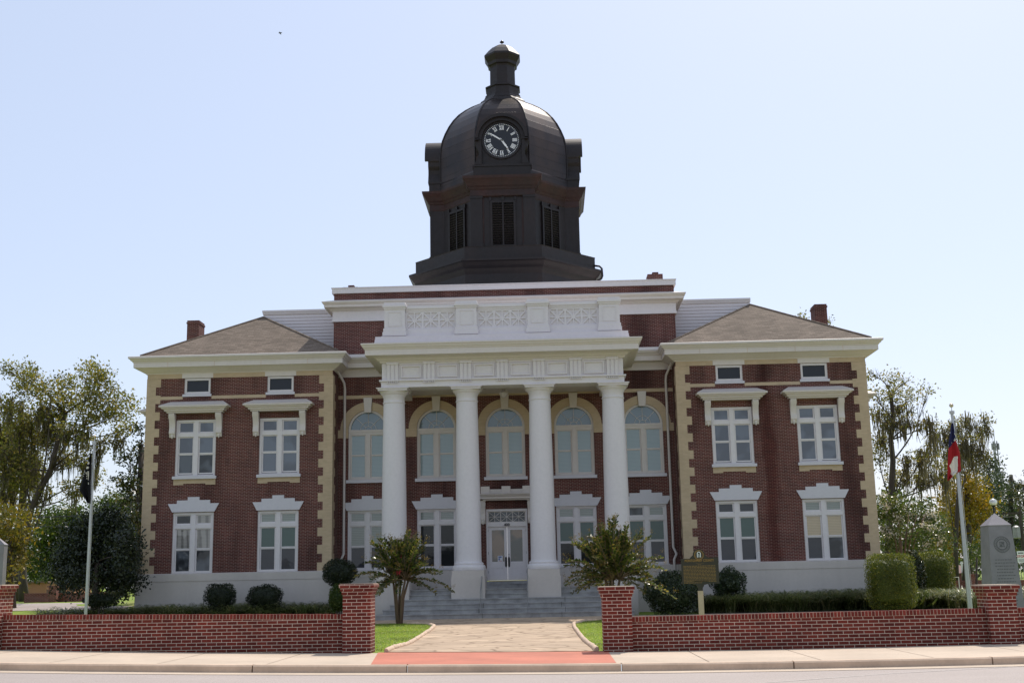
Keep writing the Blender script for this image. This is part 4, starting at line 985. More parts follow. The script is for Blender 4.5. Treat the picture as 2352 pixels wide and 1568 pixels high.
def tree(name, label, cat, base, lobes, leaf, group=None, Y=None, r0=.4, fork=None, path=None, dens=1., size=.16, moss=0, mosslobes=None, barkm='bark', clus=28, sig=.28, depthk=1.0, twigs=7, limbs=None, leafaspect=.6, extra=None, shell=.35, fill=None, mosslen=1.3):
    """lobes: (px,py,rx,ry[,weight]) sighted in the photograph on the plane Y, built as real ellipsoids"""
    bpos = Vector(base); root = thing(name, label, cat, bpos, group=group)
    tb = MB(); k = Y/F
    pts = [Vector(p)-bpos for p in (path or [base, fork])]
    rr = [r0*(1-.45*i/(len(pts)-1)) for i in range(len(pts))]; rr[0] *= 1.25
    tb.tube(pts, rr, 10)
    fk = pts[-1]; cl = []; ms = []
    for i, lb in enumerate(lobes):
        px, py, rx, ry = lb[:4]; wgt = lb[4] if len(lb) > 4 else 1
        dy = rnd.uniform(-1, 1)*depthk*2.0
        c = at(px, py, Y+dy)-bpos; rad = np.array([rx*k, min(rx, ry)*k*1.1*depthk, ry*k])
        # limb from a point of the trunk path to the lobe
        tgt = c-Vector((0, 0, rad[2]*.4)); cand = [p for p in pts[1:] if p.z < tgt.z-.2] or [pts[-1]]
        st = cand[-1] if rnd.random() < .7 else rnd.choice(cand)
        L = (tgt-st).length; b = bez(st, tgt, .1, 7); q0 = min(r0*.26, .03+.013*L); tb.tube(b, [q0*(1-.75*j/6) for j in range(7)], 6)
        for j in range(twigs):
            v = rand_in_ellipsoid(1, .6)[0]*rad; e = c+Vector(v); s0 = b[rnd.choice((4, 5, 6))]
            tb.tube(bez(s0, e, .12, 4), [q0*.3, q0*.2, q0*.13, q0*.05], 4)
        vol = rad[0]*rad[2]
        nC = max(5, int(vol*40.0*dens*wgt)); cc = rand_in_ellipsoid(nC, shell)*rad+np.array(c)
        cl.append(cc)
        if moss and (mosslobes is None or i in mosslobes):
            nm_ = int(vol*7*moss); mm = rand_in_ellipsoid(nm_)*rad*.95+np.array(c); ms.append(mm)
    cc = np.concatenate(cl); leafc = (cc[:, None, :]+rng.normal(size=(len(cc), clus, 3))*sig*np.array([1, 1, .7])).reshape(-1, 3)
    V, Fq = leaf_quads(leafc, size, leafaspect); fast_mesh('crown', V, Fq, leaf, root)
    if extra: 
        m2, frac, sz, ck = extra; ix = rng.choice(len(cc), int(len(cc)*frac), False)
        ec = (cc[ix][:, None, :]+rng.normal(size=(len(ix), ck, 3))*.13).reshape(-1, 3); V, Fq = leaf_quads(ec, sz, .9); fast_mesh('blooms', V, Fq, m2, root)
    if ms:
        mm = np.concatenate(ms); nk = 16; off = rng.normal(size=(len(mm)*nk, 3))*np.array([.17, .17, .2]); st = np.repeat(mm, nk, 0)+off
        ln = np.repeat(.35+rng.gamma(2.2, mosslen/3.4, len(mm)), nk)*np.exp(-(off[:, 0]**2+off[:, 1]**2)/.05)*(.4+.7*rng.random(len(mm)*nk)); V, Fq = strands(st, ln, .085, 3, .10); fast_mesh('hanging_moss', V, Fq, 'moss', root)
    tb.build('trunk', barkm, root, smooth=True)
    return root
def gz(x, y): return z_yard(x, y)
def foot(px, Y): p = at(px, 1390, Y); return Vector((p.x, Y, gz(p.x, Y)-.05))
# -- left mossy oak
YO = 78
oakL = [(12, 843, 16, 18), (70, 855, 26, 26), (61, 890, 28, 24), (117, 897, 30, 26), (159, 873, 24, 20), (211, 857, 36, 26), (234, 897, 38, 30), (176, 918, 40, 26), (281, 937, 34, 30), (223, 946, 42, 26), (290, 979, 20, 16), (117, 948, 38, 30), (47, 960, 36, 36), (14, 927, 18, 24), (176, 990, 34, 26), (268, 1007, 28, 18, .7), (70, 1007, 42, 36), (223, 1030, 26, 24, .7), (140, 1054, 28, 26, .8), (211, 1089, 24, 26, .7), (47, 1080, 42, 46, .8), (164, 1124, 28, 26, .6), (120, 1000, 34, 26), (190, 1060, 26, 20, .5), (14, 1054, 16, 36), (100, 1130, 26, 22, .5)]
b_ = foot(55, YO)
tree('mossy_oak', 'tall oak hung with long grey moss, left of the courthouse', 'tree', b_, oakL, 'L_oak', Y=YO, r0=.28, dens=1.15, size=.19,
     path=[b_]+[at(x, y, YO) for x, y in ((52, 1330), (50, 1270), (62, 1205), (72, 1165), (92, 1125), (116, 1080), (133, 1010), (150, 950))], moss=2.8, mosslobes=set(range(11, 26)), clus=26, sig=.34, twigs=8, mosslen=1.7)
# second stem of the left oak group
b_ = foot(40, YO+3)
tree('mossy_oak', 'darker oak stem crowded behind the tall mossy oak at the left edge', 'tree', b_, [(30, 1010, 30, 45, .8), (60, 1060, 26, 50, .7), (20, 1120, 26, 40, .8), (85, 1080, 20, 34, .6), (0, 1000, 20, 40)], 'L_oak', Y=YO+3, r0=.34, dens=.7, size=.22,
     path=[b_]+[at(x, y, YO+3) for x, y in ((38, 1300), (48, 1200), (55, 1110), (52, 1030), (48, 940))], moss=4.5, clus=24, sig=.34, mosslen=2.2)
# -- right mossy oaks
YR = 74
oakR = [(2006, 857, 15, 16, .6), (2042, 874, 24, 20, .6), (2074, 874, 22, 16, .5), (2018, 904, 25, 24, .6), (2060, 909, 30, 22, .6), (2093, 909, 20, 22, .5), (2128, 893, 16, 24, .16), (2070, 940, 28, 18, .6), (2023, 944, 22, 26, .6), (2051, 968, 32, 20, .5), (2093, 968, 26, 18, .4), (2128, 972, 20, 20, .4), (2027, 1003, 22, 24, .5), (2018, 1050, 20, 28), (2081, 1058, 28, 12, .7), (2120, 1045, 24, 20, .6), (2140, 1020, 20, 20, .5), (2070, 1097, 34, 18), (2128, 1097, 28, 22), (2163, 1085, 24, 28, .8)]
b_ = foot(2045, YR)
tree('mossy_oak', 'thin-leaved oak draped in moss beside the right wing of the courthouse', 'tree', b_, oakR, 'L_oak2', Y=YR, r0=.22, dens=1.25, size=.17,
     path=[b_]+[at(x, y, YR) for x, y in ((2040, 1250), (2046, 1150), (2051, 1057), (2046, 1010), (2052, 960), (2046, 905))], moss=3.4, mosslobes={7, 8, 9, 10, 11, 12, 14, 15, 16, 17, 18, 19}, clus=20, sig=.26, twigs=13, mosslen=1.7)
oakR2 = [(2163, 991, 20, 20, .5), (2198, 979, 22, 18, .6), (2222, 964, 20, 14, .4), (2252, 985, 22, 20, .3), (2234, 1020, 22, 22, .6), (2208, 1020, 20, 24, .7), (2254, 1036, 13, 26, .5), (2222, 1058, 20, 18, .8), (2185, 1050, 20, 28, .8), (2262, 960, 10, 14, .15)]
b_ = foot(2200, YR+6)
tree('mossy_oak', 'smaller moss-hung oak behind the right flagpole', 'tree', b_, oakR2, 'L_oak2', Y=YR+6, r0=.16, dens=1.1, size=.17,
     path=[b_]+[at(x, y, YR+6) for x, y in ((2195, 1250), (2200, 1150), (2206, 1060), (2212, 1010))], moss=4., clus=20, sig=.26, twigs=12, mosslen=1.9)
b_ = foot(2225, 84)
tree('yellow_tree', 'rounded tree with yellow autumn leaves behind the right flagpole', 'tree', b_, [(2222, 1106, 28, 26), (2236, 1143, 32, 32), (2200, 1165, 34, 36), (2248, 1182, 28, 34), (2215, 1215, 34, 34), (2180, 1140, 20, 30), (2190, 1250, 28, 26)], 'L_yel', Y=84, r0=.3, path=[b_, at(2224, 1260, 84), at(2222, 1180, 84), at(2222, 1120, 84)], dens=.95, size=.22, clus=30, sig=.4)
for px, lobes, Yp, lab in ((2270, [(2262, 1085, 22, 34), (2276, 1062, 17, 24), (2262, 1130, 26, 34), (2285, 1110, 20, 30), (2268, 1180, 28, 30), (2280, 1230, 24, 34), (2262, 1270, 24, 24)], 98, 'tall dark pine to the right of the yellow tree'),
                           (2322, [(2309, 1104, 16, 18), (2304, 1140, 28, 26), (2330, 1130, 20, 26), (2318, 1178, 34, 26), (2338, 1220, 26, 34), (2300, 1225, 22, 30), (2340, 1270, 20, 26)], 104, 'spreading dark pine at the right edge behind the obelisk')):
    b_ = foot(px, Yp); tree('pine_tree', lab, 'tree', b_, lobes, 'L_pine', Y=Yp, r0=.3, path=[b_, at(px, 1270, Yp), at(px, 1180, Yp), at(px, 1090, Yp)], dens=.62, size=.22, clus=26, sig=.4, group='dark pines behind the right side')
b_ = foot(2375, 58)
tree('magnolia', 'glossy magnolia branch entering at the right edge of the photo', 'tree', b_, [(2348, 1108, 13, 24), (2350, 1145, 12, 22), (2372, 1120, 20, 40), (2385, 1180, 26, 40)], 'L_mag', Y=58, r0=.2, path=[b_, at(2378, 1250, 58), at(2376, 1150, 58)], dens=1.3, size=.17, clus=18, sig=.22)
b_ = foot(2246, 66)
tree('small_tree', 'small green tree just left of the obelisk', 'tree', b_, [(2243, 1245, 14, 22), (2236, 1270, 20, 18), (2252, 1290, 16, 18)], 'L_green', Y=66, r0=.08, path=[b_, at(2243, 1330, 66), at(2243, 1270, 66)], dens=1.6, size=.14, clus=22, sig=.2)
# -- trees left background
for px, lobes, Yp, lf, lab, kw in (
    (22, [(14, 1190, 26, 34), (38, 1230, 26, 30), (8, 1250, 24, 34), (34, 1285, 24, 30), (10, 1310, 24, 28), (48, 1180, 14, 22)], 66, 'L_yel2', 'leafy yellow-green tree at the far left edge above the grey stone', {}),
    (140, [(120, 1190, 34, 34), (90, 1230, 34, 36), (150, 1215, 34, 34), (110, 1275, 42, 34), (165, 1260, 30, 36), (85, 1300, 26, 26), (180, 1190, 26, 30), (135, 1310, 34, 24), (175, 1310, 30, 30)], 92, 'L_green', 'broad green tree in the background behind the left flagpole', {}),
    (260, [(265, 1150, 30, 24), (300, 1165, 26, 28), (235, 1175, 26, 30), (285, 1205, 34, 34), (225, 1215, 30, 30), (250, 1250, 34, 30)], 96, 'L_green', 'yellow-green tree showing between the left flagpole and the courthouse', {})):
    if lf == 'L_yel2': M.setdefault('L_yel2', mat_leaf('yellow_green_leaves', (.10, .10, .015), (.19, .165, .025), (.28, .19, .03), .4))
    b_ = foot(px, Yp); tree('leafy_tree', lab, 'tree', b_, lobes, lf, Y=Yp, r0=.3, path=[b_, at(px, 1320, Yp), at(px, 1230, Yp)], dens=.85, size=.24, clus=30, sig=.42, group='background trees left')
b_ = foot(322, 66)
tree('magnolia', 'dark glossy magnolia with spaced branches against the left wing', 'tree', b_, [(322, 985, 8, 12, .6), (300, 1052, 24, 16), (322, 1040, 16, 22), (282, 1108, 32, 14), (312, 1120, 26, 18), (318, 1085, 14, 18), (296, 1150, 34, 16), (320, 1180, 24, 24), (285, 1200, 36, 26), (315, 1230, 24, 36), (300, 1275, 36, 40), (310, 1330, 34, 36), (285, 1350, 30, 24)], 'L_mag', Y=66, r0=.25,
     path=[b_, at(322, 1300, 66), at(323, 1150, 66), at(324, 1020, 66)], dens=1.15, size=.2, clus=20, sig=.24)
b_ = foot(218, 51)
tree('evergreen_tree', 'large dense dark evergreen ball of foliage left of the courthouse', 'tree', b_, [(215, 1250, 66, 66, 1.2), (180, 1290, 44, 44), (265, 1280, 46, 50), (230, 1320, 70, 36), (170, 1330, 34, 26), (285, 1330, 34, 30), (240, 1210, 50, 40), (290, 1260, 28, 36), (150, 1290, 24, 30)], 'L_dark', Y=51, r0=.16,
     path=[b_, at(218, 1350, 51), at(222, 1290, 51)], dens=2.2, size=.14, clus=44, sig=.27, twigs=4, depthk=.9)
# treetops behind the roofs
b_ = foot(1880, 100)
tree('roof_top_tree', 'thin tree tops showing over the right wing roof beside the chimney', 'tree', b_, [(1838, 728, 10, 6, .5), (1905, 737, 14, 9, .6), (1870, 745, 20, 12), (1825, 745, 14, 8, .5)], 'L_oak2', Y=100, r0=.3, path=[b_, at(1880, 1000, 100), at(1878, 780, 100)], dens=.6, size=.2, clus=18, sig=.3)
# white crape myrtle on the right
b_ = foot(2075, 60)
cr = [(2036, 1165, 24, 28), (2075, 1155, 28, 26), (2118, 1175, 30, 28), (2150, 1205, 24, 28), (2045, 1205, 28, 30), (2090, 1205, 34, 32), (2130, 1235, 30, 28), (2060, 1245, 34, 28), (2165, 1240, 18, 26), (2110, 1262, 40, 22)]
o_ = tree('crape_myrtle', 'bushy crape myrtle with white blossoms beside the right wing', 'tree', b_, cr, 'L_crapeW', Y=60, r0=.08, path=[b_, at(2072, 1300, 60), at(2070, 1240, 60)], dens=2.0, size=.13, clus=26, sig=.2, extra=('bloomW', .10, .09, 70), barkm='bark2')
mb_ = MB()
for dx in (-14, -6, 4, 12, 20): mb_.tube([p-b_ for p in (b_+Vector((dx*.01, 0, 0)), at(2075+dx*.7, 1290, 60), at(2075+dx*1.4, 1235, 60), at(2078+dx*2.4, 1180, 60))], [.06, .05, .035, .02], 6)
mb_.build('stems', 'bark2', o_, smooth=True)

# -- young crape myrtles on the lawns: many arching shoots with paired leaves
def young_crape(px, Y, lobes_c, R_, label, seed, nsh, spread, h0, trunks, blooms=0, base_z=None):
    r_ = random.Random(seed); b = foot(px, Y); root = thing('crape_myrtle', label, 'tree', b, group='young crape myrtles by the walkway')
    tb = MB(); leaves = []; dirs = []; tips = []
    crown = at(lobes_c[0], lobes_c[1], Y)-b
    for i in range(trunks):
        a = 2*PI*i/trunks+.4; s0 = Vector((.07*math.cos(a), .07*math.sin(a), 0)); s1 = Vector((.16*math.cos(a), .16*math.sin(a), h0*.6)); s2 = Vector((.3*math.cos(a), .3*math.sin(a), h0))+Vector((crown.x*.5, 0, 0))
        tb.tube([s0, s1, s2], [.055, .045, .035], 8)
        for j in range(nsh//trunks):
            az = r_.uniform(0, 2*PI); q_ = r_.uniform(-.15, .15); el = r_.choice((r_.uniform(.8, 1.5), r_.uniform(.2, 1.1), r_.uniform(-.25, .6))); L = R_*r_.uniform(.65, 1.15)
            d = Vector((math.cos(az)*math.cos(el)*spread[0], math.sin(az)*math.cos(el)*spread[0]*.9, math.sin(el)*spread[1])); e = s2+d*L
            mid = s2.lerp(e, .55)+Vector((0, 0, .12*L)); pts = []
            for k in range(9):
                t = k/8; p = s2*(1-t)**2+mid*2*t*(1-t)+e*t*t-Vector((0, 0, .16*L*t**3*max(0, math.cos(el)))); pts.append(p)
            tb.tube(pts, [.016*(1-.8*k/8)+.003 for k in range(9)], 5)
            n_ = int(L/.05)
            for k in range(n_):
                t = .22+.78*k/n_; f = t*8; i0 = min(int(f), 7); p = pts[i0].lerp(pts[i0+1], f-i0); tg = (pts[i0+1]-pts[i0]).normalized()
                sd_ = tg.cross(Vector((0, 0, 1))); sd_ = sd_.normalized() if sd_.length > .05 else Vector((1, 0, 0)); nn = sd_.cross(tg)
                for s_ in (-1, 1):
                    dr = (sd_*s_*r_.uniform(.5, 1)+tg*r_.uniform(.1, .6)+nn*r_.uniform(-.5, .9)).normalized(); leaves.append((p, dr, tg, r_.uniform(.10, .17)))
            tips.append(e)
    V = []
    for p, dr, tg, s_ in leaves: V += [p, p+dr*s_*.5+tg*s_*.3, p+dr*s_, p+dr*s_*.5-tg*s_*.3]
    V = np.array(V); fast_mesh('crown', V, np.arange(len(V)).reshape(-1, 4), 'L_crape', root)
    tc = np.array([tuple(t) for t in tips]); tc = np.repeat(tc, 26, 0)+rng.normal(size=(len(tc)*26, 3))*.05
    V, Fq = leaf_quads(tc, .035, .7); fast_mesh('bud_clusters', V, Fq, 'L_bud', root)
    if blooms:
        bc = np.array([tuple(t*.8+Vector((0, 0, .2))) for t in r_.sample(tips, blooms)]); bc = np.repeat(bc, 60, 0)+rng.normal(size=(len(bc)*60, 3))*.06
        V, Fq = leaf_quads(bc, .05, .9); fast_mesh('blooms', V, Fq, 'bloomR', root)
    tb.build('trunk', 'bark2', root, smooth=True)
    return root
M['L_bud'] = mat_leaf('bud_clusters', (.20, .13, .03), (.30, .20, .05), None, .3)
young_crape(917, 44.4, (924, 1300), 1.55, 'young crape myrtle with a few pink flowers on the left lawn', 3, 100, (.98, 1.05), 1.65, 5, blooms=5)
young_crape(1408, 44.0, (1408, 1330), 1.75, 'bushy young crape myrtle behind the right pier', 8, 125, (1.0, 1.18), 1.5, 6)

# -- shrubs
def shrub(name, label, cat, c, rad, leaf, n, size, box=0., group=None, core=True, stem=None, rough=.08, power=None):
    root = thing(name, label, cat, (c[0], c[1], gz(c[0], c[1])-.03), group=group); zc = c[2]-root.location.z
    v = rng.normal(size=(n, 3)); v /= np.linalg.norm(v, axis=1)[:, None]
    p = power or 2
    if p != 2: q = (np.abs(v)**p).sum(1)**(1./p); v = v/q[:, None]
    bump_ = 1+rough*(np.sin(v[:, 0]*5+c[0])*np.cos(v[:, 2]*6+c[1])+np.sin(v[:, 1]*7+2*c[0]))
    r = bump_*(1-.22*rng.random(n)**2.2+rng.normal(size=n)*.025)
    P_ = v*r[:, None]*np.array(rad)+np.array([0, 0, zc]); P_ = P_[P_[:, 2] > .03]
    V, Fq = leaf_quads(P_, size, .6); fast_mesh('foliage', V, Fq, leaf, root)
    if core:  # solid core added inside the leaves to stop light passing through
        mb = MB(); vs = []; ns, nr = 14, 20
        for i in range(ns+1):
            th = PI*i/ns
            for j in range(nr):
                ph = 2*PI*j/nr; d = np.array([math.sin(th)*math.cos(ph), math.sin(th)*math.sin(ph), math.cos(th)])
                if p != 2: d = d/((np.abs(d)**p).sum()**(1./p))
                d = d*np.array(rad)*.78; vs.append((d[0], d[1], max(.02, d[2]+zc)))
        mb.add(vs, [(i*nr+j, i*nr+(j+1) % nr, (i+1)*nr+(j+1) % nr, (i+1)*nr+j) for i in range(ns) for j in range(nr)]).build('light_block_core', leaf, root)
    st = MB()
    for k in range(stem or 3):
        a = 2*PI*k/(stem or 3); st.tube([(.08*math.cos(a), .08*math.sin(a), 0), (.2*rad[0]*math.cos(a), .2*rad[1]*math.sin(a), max(.15, zc))], .025, 6)
    st.build('stems', 'bark', root)
    return root
def shrub_px(name, label, px, py, rx, ry, Y, leaf, n, size, dfac=1., cat='shrub', **k):
    c = at(px, py, Y); s_ = Y/F; return shrub(name, label, cat, c, (rx*s_, min(rx, ry)*s_*dfac, ry*s_), leaf, n, size, **k)
shrub_px('round_bush', 'left of the two clipped dark bushes in front of the left wing', 506, 1368, 34, 27, 51.2, 'L_dark', 5200, .06, power=2.6, cat='bush', group='clipped bushes below the left wing')
shrub_px('round_bush', 'right of the two clipped dark bushes in front of the left wing', 608, 1370, 38, 26, 51.2, 'L_dark', 5600, .06, power=2.6, cat='bush', group='clipped bushes below the left wing')
shrub_px('topiary_ball', 'dark ball topiary on a thin stem by the left downpipe', 780, 1314, 38, 30, 50.3, 'L_dark', 6500, .06, power=2.2, stem=1, cat='bush', rough=.04)
shrub_px('low_bush', 'small green bush below the ball topiary behind the left pier', 776, 1372, 20, 30, 49.5, 'L_green', 3000, .07, cat='bush')
shrub_px('azalea_bush', 'wide loose dark bush left of the gold marker', 1545, 1362, 62, 46, 49.2, 'L_dark2', 9500, .085, dfac=.9, cat='bush', rough=.14) if M.setdefault('L_dark2', mat_leaf('azalea_leaves', (.02, .035, .014), (.045, .07, .028), (.09, .11, .05), .2, .3, .5)) else None
shrub_px('open_bush', 'small open bush on bare stems right of the gold marker', 1673, 1338, 34, 28, 50.8, 'L_dark2', 6500, .08, cat='bush', core=True, stem=5, rough=.2)
shrub_px('box_hedge', 'tall clipped square hedge with sunlit top at the right corner', 2046, 1335, 48, 60, 48.8, 'L_hedge', 16000, .055, dfac=.95, cat='hedge', power=7, rough=.015, group='clipped hedges by the right wing')
shrub_px('box_hedge', 'clipped hedge set back behind the square one, nearest the lamp post', 2146, 1320, 38, 50, 53.5, 'L_hedge', 12000, .06, cat='hedge', power=6, rough=.02, group='clipped hedges by the right wing')
shrub_px('camellia_bush', 'glossy dark shrub between the two clipped hedges', 2103, 1318, 22, 50, 52, 'L_mag', 3200, .1, cat='bush', core=True)
shrub_px('ground_bush', 'low dark bush at the foot of the evergreen beside the left wing', 232, 1378, 40, 16, 50, 'L_dark', 2600, .07, cat='bush')
# palmetto
b_ = foot(2118, 49.5); pm = thing('palmetto', 'small fan palm between the hedges and the liriope', 'palm', b_); pf = MB()
for i in range(11):
    a = rnd.uniform(0, 2*PI); el = rnd.uniform(.5, 1.3); d = Vector((math.cos(a)*math.cos(el), math.sin(a)*math.cos(el), math.sin(el))); e = d*rnd.uniform(.7, 1.1)
    pf.tube([(0, 0, .05), tuple(e*.6)], .01, 4)
    u_ = d.orthogonal().normalized()
    for k in range(12):
        q = (k/11-.5)*2.2; tip = e*.6+(d*math.cos(q)+u_*math.sin(q))*.42; sd_ = (u_*math.cos(q)-d*math.sin(q))*.018; m_ = (e*.6+tip)/2; pf.add([tuple(e*.6), tuple(m_+sd_), tuple(tip), tuple(m_-sd_)], [(0, 1, 2, 3)])
pf.build('fronds', 'L_crapeW', pm)

# -- liriope beds and lawn blades
def blades(name, n, region, h, w_, mat, lean=.6, kind='stuff', clump=0):
    P_ = region(n); P_ = np.asarray(P_); n = len(P_); a = rng.random(n)*2*PI; d = np.stack([np.cos(a), np.sin(a), np.zeros(n)], 1); sd_ = np.stack([-np.sin(a), np.cos(a), np.zeros(n)], 1)
    hh = h*(.55+.5*rng.random(n))*(1+(.28*np.sin(P_[:, 0]*2.3+np.sin(P_[:, 0]*5.1))*np.cos(P_[:, 1]*3.1) if h > .3 else 0)); ln = lean*hh*(.3+rng.random(n)); up = np.array([0, 0, 1.])
    p0 = P_; p1 = P_+up*(hh*.65)[:, None]+d*(ln*.35)[:, None]; p2 = P_+up*(hh*.85)[:, None]+d*ln[:, None]; p3 = P_+up*(hh*.72)[:, None]+d*(ln*1.5)[:, None]; q = sd_*w_/2
    V = np.stack([p0-q*.6, p0+q*.6, p1-q, p1+q, p2-q*.8, p2+q*.8, p3-q*.15, p3+q*.15], 1).reshape(-1, 3); b = (np.arange(n)*8)[:, None]
    Fq = np.concatenate([b+np.array([[0, 1, 3, 2]]), b+np.array([[2, 3, 5, 4]]), b+np.array([[4, 5, 7, 6]])])
    return tag(fast_mesh(name, V, Fq, mat), kind=kind)
def region_clumps(x0, x1, y0, y1, nc, r=.12, zf=gz, test=None):
    c = np.stack([rng.uniform(x0, x1, nc), rng.uniform(y0, y1, nc)], 1)
    if test is not None: c = c[[test(a, b) for a, b in c]]
    def f(n):
        i = rng.integers(0, len(c), n); p = c[i]+rng.normal(size=(n, 2))*r; return np.stack([p[:, 0], p[:, 1], [zf(a, b) for a, b in p]], 1)
    return f
o = blades('liriope_bed', 13000, region_clumps(-21.5, -9.2, 50.6, 52.7, 280, .1), .74, .026, 'L_lir', 1.0); tag(o, 'dark strappy liriope border in front of the left wing', 'ground cover')
o = blades('liriope_bed', 17000, region_clumps(6.4, 16.5, 50.0, 52.6, 330, .1, test=lambda x, y: True), .8, .026, 'L_lir', 1.05); tag(o, 'strappy liriope border in front of the right wing, sunlit at its right end', 'ground cover')
o = blades('liriope_bed', 5000, region_clumps(16.2, 19.2, 46.3, 50.5, 130, .1), .85, .026, 'L_lir', .8); tag(o, 'sunlit liriope tip of the bed right of the square hedge', 'ground cover')
for nm_, x0, x1, y0 in (('planting_bed', -22, -9.0, 50.3), ('planting_bed', 6.2, 17, 49.2)): sheet(nm_, list(np.linspace(x0, x1, 8)), [y0, 51.5, 53.2], z_yard, 'soil', .022)
def left_lawn(x, y):
    t = np.interp(y, [p[1] for p in left_e], [p[0] for p in left_e]); return x < t-.08
def right_lawn(x, y):
    t = np.interp(y, [p[1] for p in right_e], [p[0] for p in right_e]); return x > t+.08
def lawn(x0, x1, y0, y1, test):
    def f(n):
        p = np.stack([rng.uniform(x0, x1, n), rng.uniform(y0, y1, n)], 1); p = p[[bool(test(a, b)) for a, b in p]]; return np.stack([p[:, 0], p[:, 1], [z_yard(a, b) for a, b in p]], 1)
    return f
o = blades('lawn_grass', 42000, lawn(-8.5, -3.1, 24.9, 44.6, left_lawn), .055, .012, 'L_grass', .7); tag(o, 'bright mown grass left of the walkway', 'grass')
o = blades('lawn_grass', 22000, lawn(.8, 3.2, 24.9, 44.6, right_lawn), .055, .012, 'L_grass', .7); tag(o, 'bright mown grass right of the walkway', 'grass')

# distant wood closing the horizon
for x0, x1, nm in ((-150, -22, 'left'), (20, 150, 'right')):
    nC = 900; c = np.stack([rng.uniform(x0, x1, nC), rng.uniform(150, 175, nC), .5+rng.random(nC)**.8*(8.5+2.5*np.sin(np.linspace(0, 40, nC)))], 1)
    cc = (c[:, None, :]+rng.normal(size=(nC, 26, 3))*np.array([1.6, 1.2, 1.0])).reshape(-1, 3); V, Fq = leaf_quads(cc, .8, .7)
    tag(fast_mesh('distant_wood', V, Fq, 'L_green'), 'hazy green wood on the horizon '+('left' if nm == 'left' else 'right')+' of the courthouse', 'wood', kind='stuff')
# ================================================================== FLAGPOLES AND FLAGS
def flagpole(pb, pt, Y, r0, r1, label, ball=.06):
    b = at(*pb, Y); t = at(*pt, Y); x = (b.x+t.x)/2; zb = gz(x, Y)-.02
    o = thing('flagpole', label, 'flagpole', (x, Y, zb), group='flagpoles before the courthouse'); h = t.z-zb
    MB().tube([(0, 0, 0), (0, 0, h*.4), (0, 0, h)], [r0, (r0*.6+r1*.4), r1], 16).tube([(0, 0, 0), (0, 0, .12)], r0*1.8, 16).build('pole', 'alu', o, smooth=True, auto=40)
    MB().lathe([(r1*1.8, h), (r1*1.9, h+.09), (r1*.5, h+.1), (.012, h+.12), (.012, h+.22)], 16).build('truck', 'alu', o)
    s_ = MB().lathe([(ball*math.sin(PI*i/12)+.001, -ball*math.cos(PI*i/12)) for i in range(13)], 18).build('ball', mat_plain('pale_gold', (.6, .5, .36), .35, metal=.5) if 'gold' not in M else 'gold', o, (0, 0, h+.27), smooth=True)
    MB().tube([(r0*1.25, -.01, 1.0), (r1*1.7, -.01, h*.99)], .006, 4).build('halyard', 'white', o)
    return o, Vector((x, Y, zb)), h
M['gold'] = mat_plain('pale_gold', (.62, .52, .40), .35, metal=.5)
pl, plb, plh = flagpole((197, 1412), (216, 1019), 42, .055, .036, 'thin flagpole with the black flag, left of the courthouse', .05)
pr, prb, prh = flagpole((2229, 1393), (2186, 950), 38, .078, .042, 'tall flagpole with the red flag, in front of the mossy oaks', .066)
def drape(rows, Y, ncol, colorf, mats, name, label, cat, fold=.07, nf=3.3, seed=0):
    """rows: (py, pxl, pxr) silhouette of a limp flag on plane Y"""
    nr = 46; vs = []; ys = np.linspace(rows[0][0], rows[-1][0], nr); L = np.interp(ys, [r[0] for r in rows], [r[1] for r in rows]); R2 = np.interp(ys, [r[0] for r in rows], [r[2] for r in rows])
    base = at(R2[0], ys[0], Y)
    for j in range(nr):
        for i in range(ncol+1):
            u = i/ncol; p = at(L[j]+(R2[j]-L[j])*u, ys[j], Y); t = j/(nr-1)
            p.y += fold*math.sin(u*PI*nf+1.5*t+seed)*(.3+.7*t)-.09; vs.append(p-base)
    fs = []; mi = []
    for j in range(nr-1):
        for i in range(ncol):
            a = j*(ncol+1)+i; fs.append((a, a+1, a+ncol+2, a+ncol+1)); mi.append(colorf((i+.5)/ncol, (j+.5)/(nr-1), L[j]+(R2[j]-L[j])*(i+.5)/ncol, ys[j]))
    mb = MB(); mb.add(vs, fs); mb.mi = mi; o = mb.build(name, mats, None, base, smooth=True)
    sm = o.modifiers.new('cloth_thickness', 'SOLIDIFY'); sm.thickness = .004; tag(o, label, cat); return o
def cloth(name, c):
    s = N(name); s.set(c, .8, 0, .2); t = s.n('BsdfTranslucent'); t.inputs[0].default_value = (*c, 1); mx = s.n('MixShader'); mx.inputs[0].default_value = .3
    s.l(s.b.outputs[0], mx.inputs[1]); s.l(t.outputs[0], mx.inputs[2]); s.l(mx.outputs[0], s.o.inputs[0]); return s.m
cb, cr_, cn_, cw_ = cloth('black_cloth', (.014, .013, .018)), cloth('red_cloth', (.42, .022, .03)), cloth('navy_cloth', (.03, .03, .10)), cloth('white_cloth', (.8, .76, .72))
def blackflag(u, v, x, y):
    # white lettering and half-seen disc of the hanging flag
    c0 = 205.5-.10*(y-1060)
    if 1060 < y < 1077 and abs(x-(206-.16*(y-1060))) < 2.0 and int((y-1060)/1.7) % 2 == 0: return 1
    if 1080 < y < 1102 and 0 < x-(203.2+.0*(y)) < 2.6 and ((x-203)**2*6+(y-1091)**2) < 122: return 1
    if 1082 < y < 1101 and abs(x-201.2) < .7 and int(y/2.2) % 2 == 0: return 1
    if 1081 < y < 1093 and abs(x-(196.0-.2*(y-1083))) < 1.0 and int((y-1081)/2.3) % 2 == 0: return 1
    if 1106.5 < y < 1111 and 205 < x < 207.6: return 1
    return 0
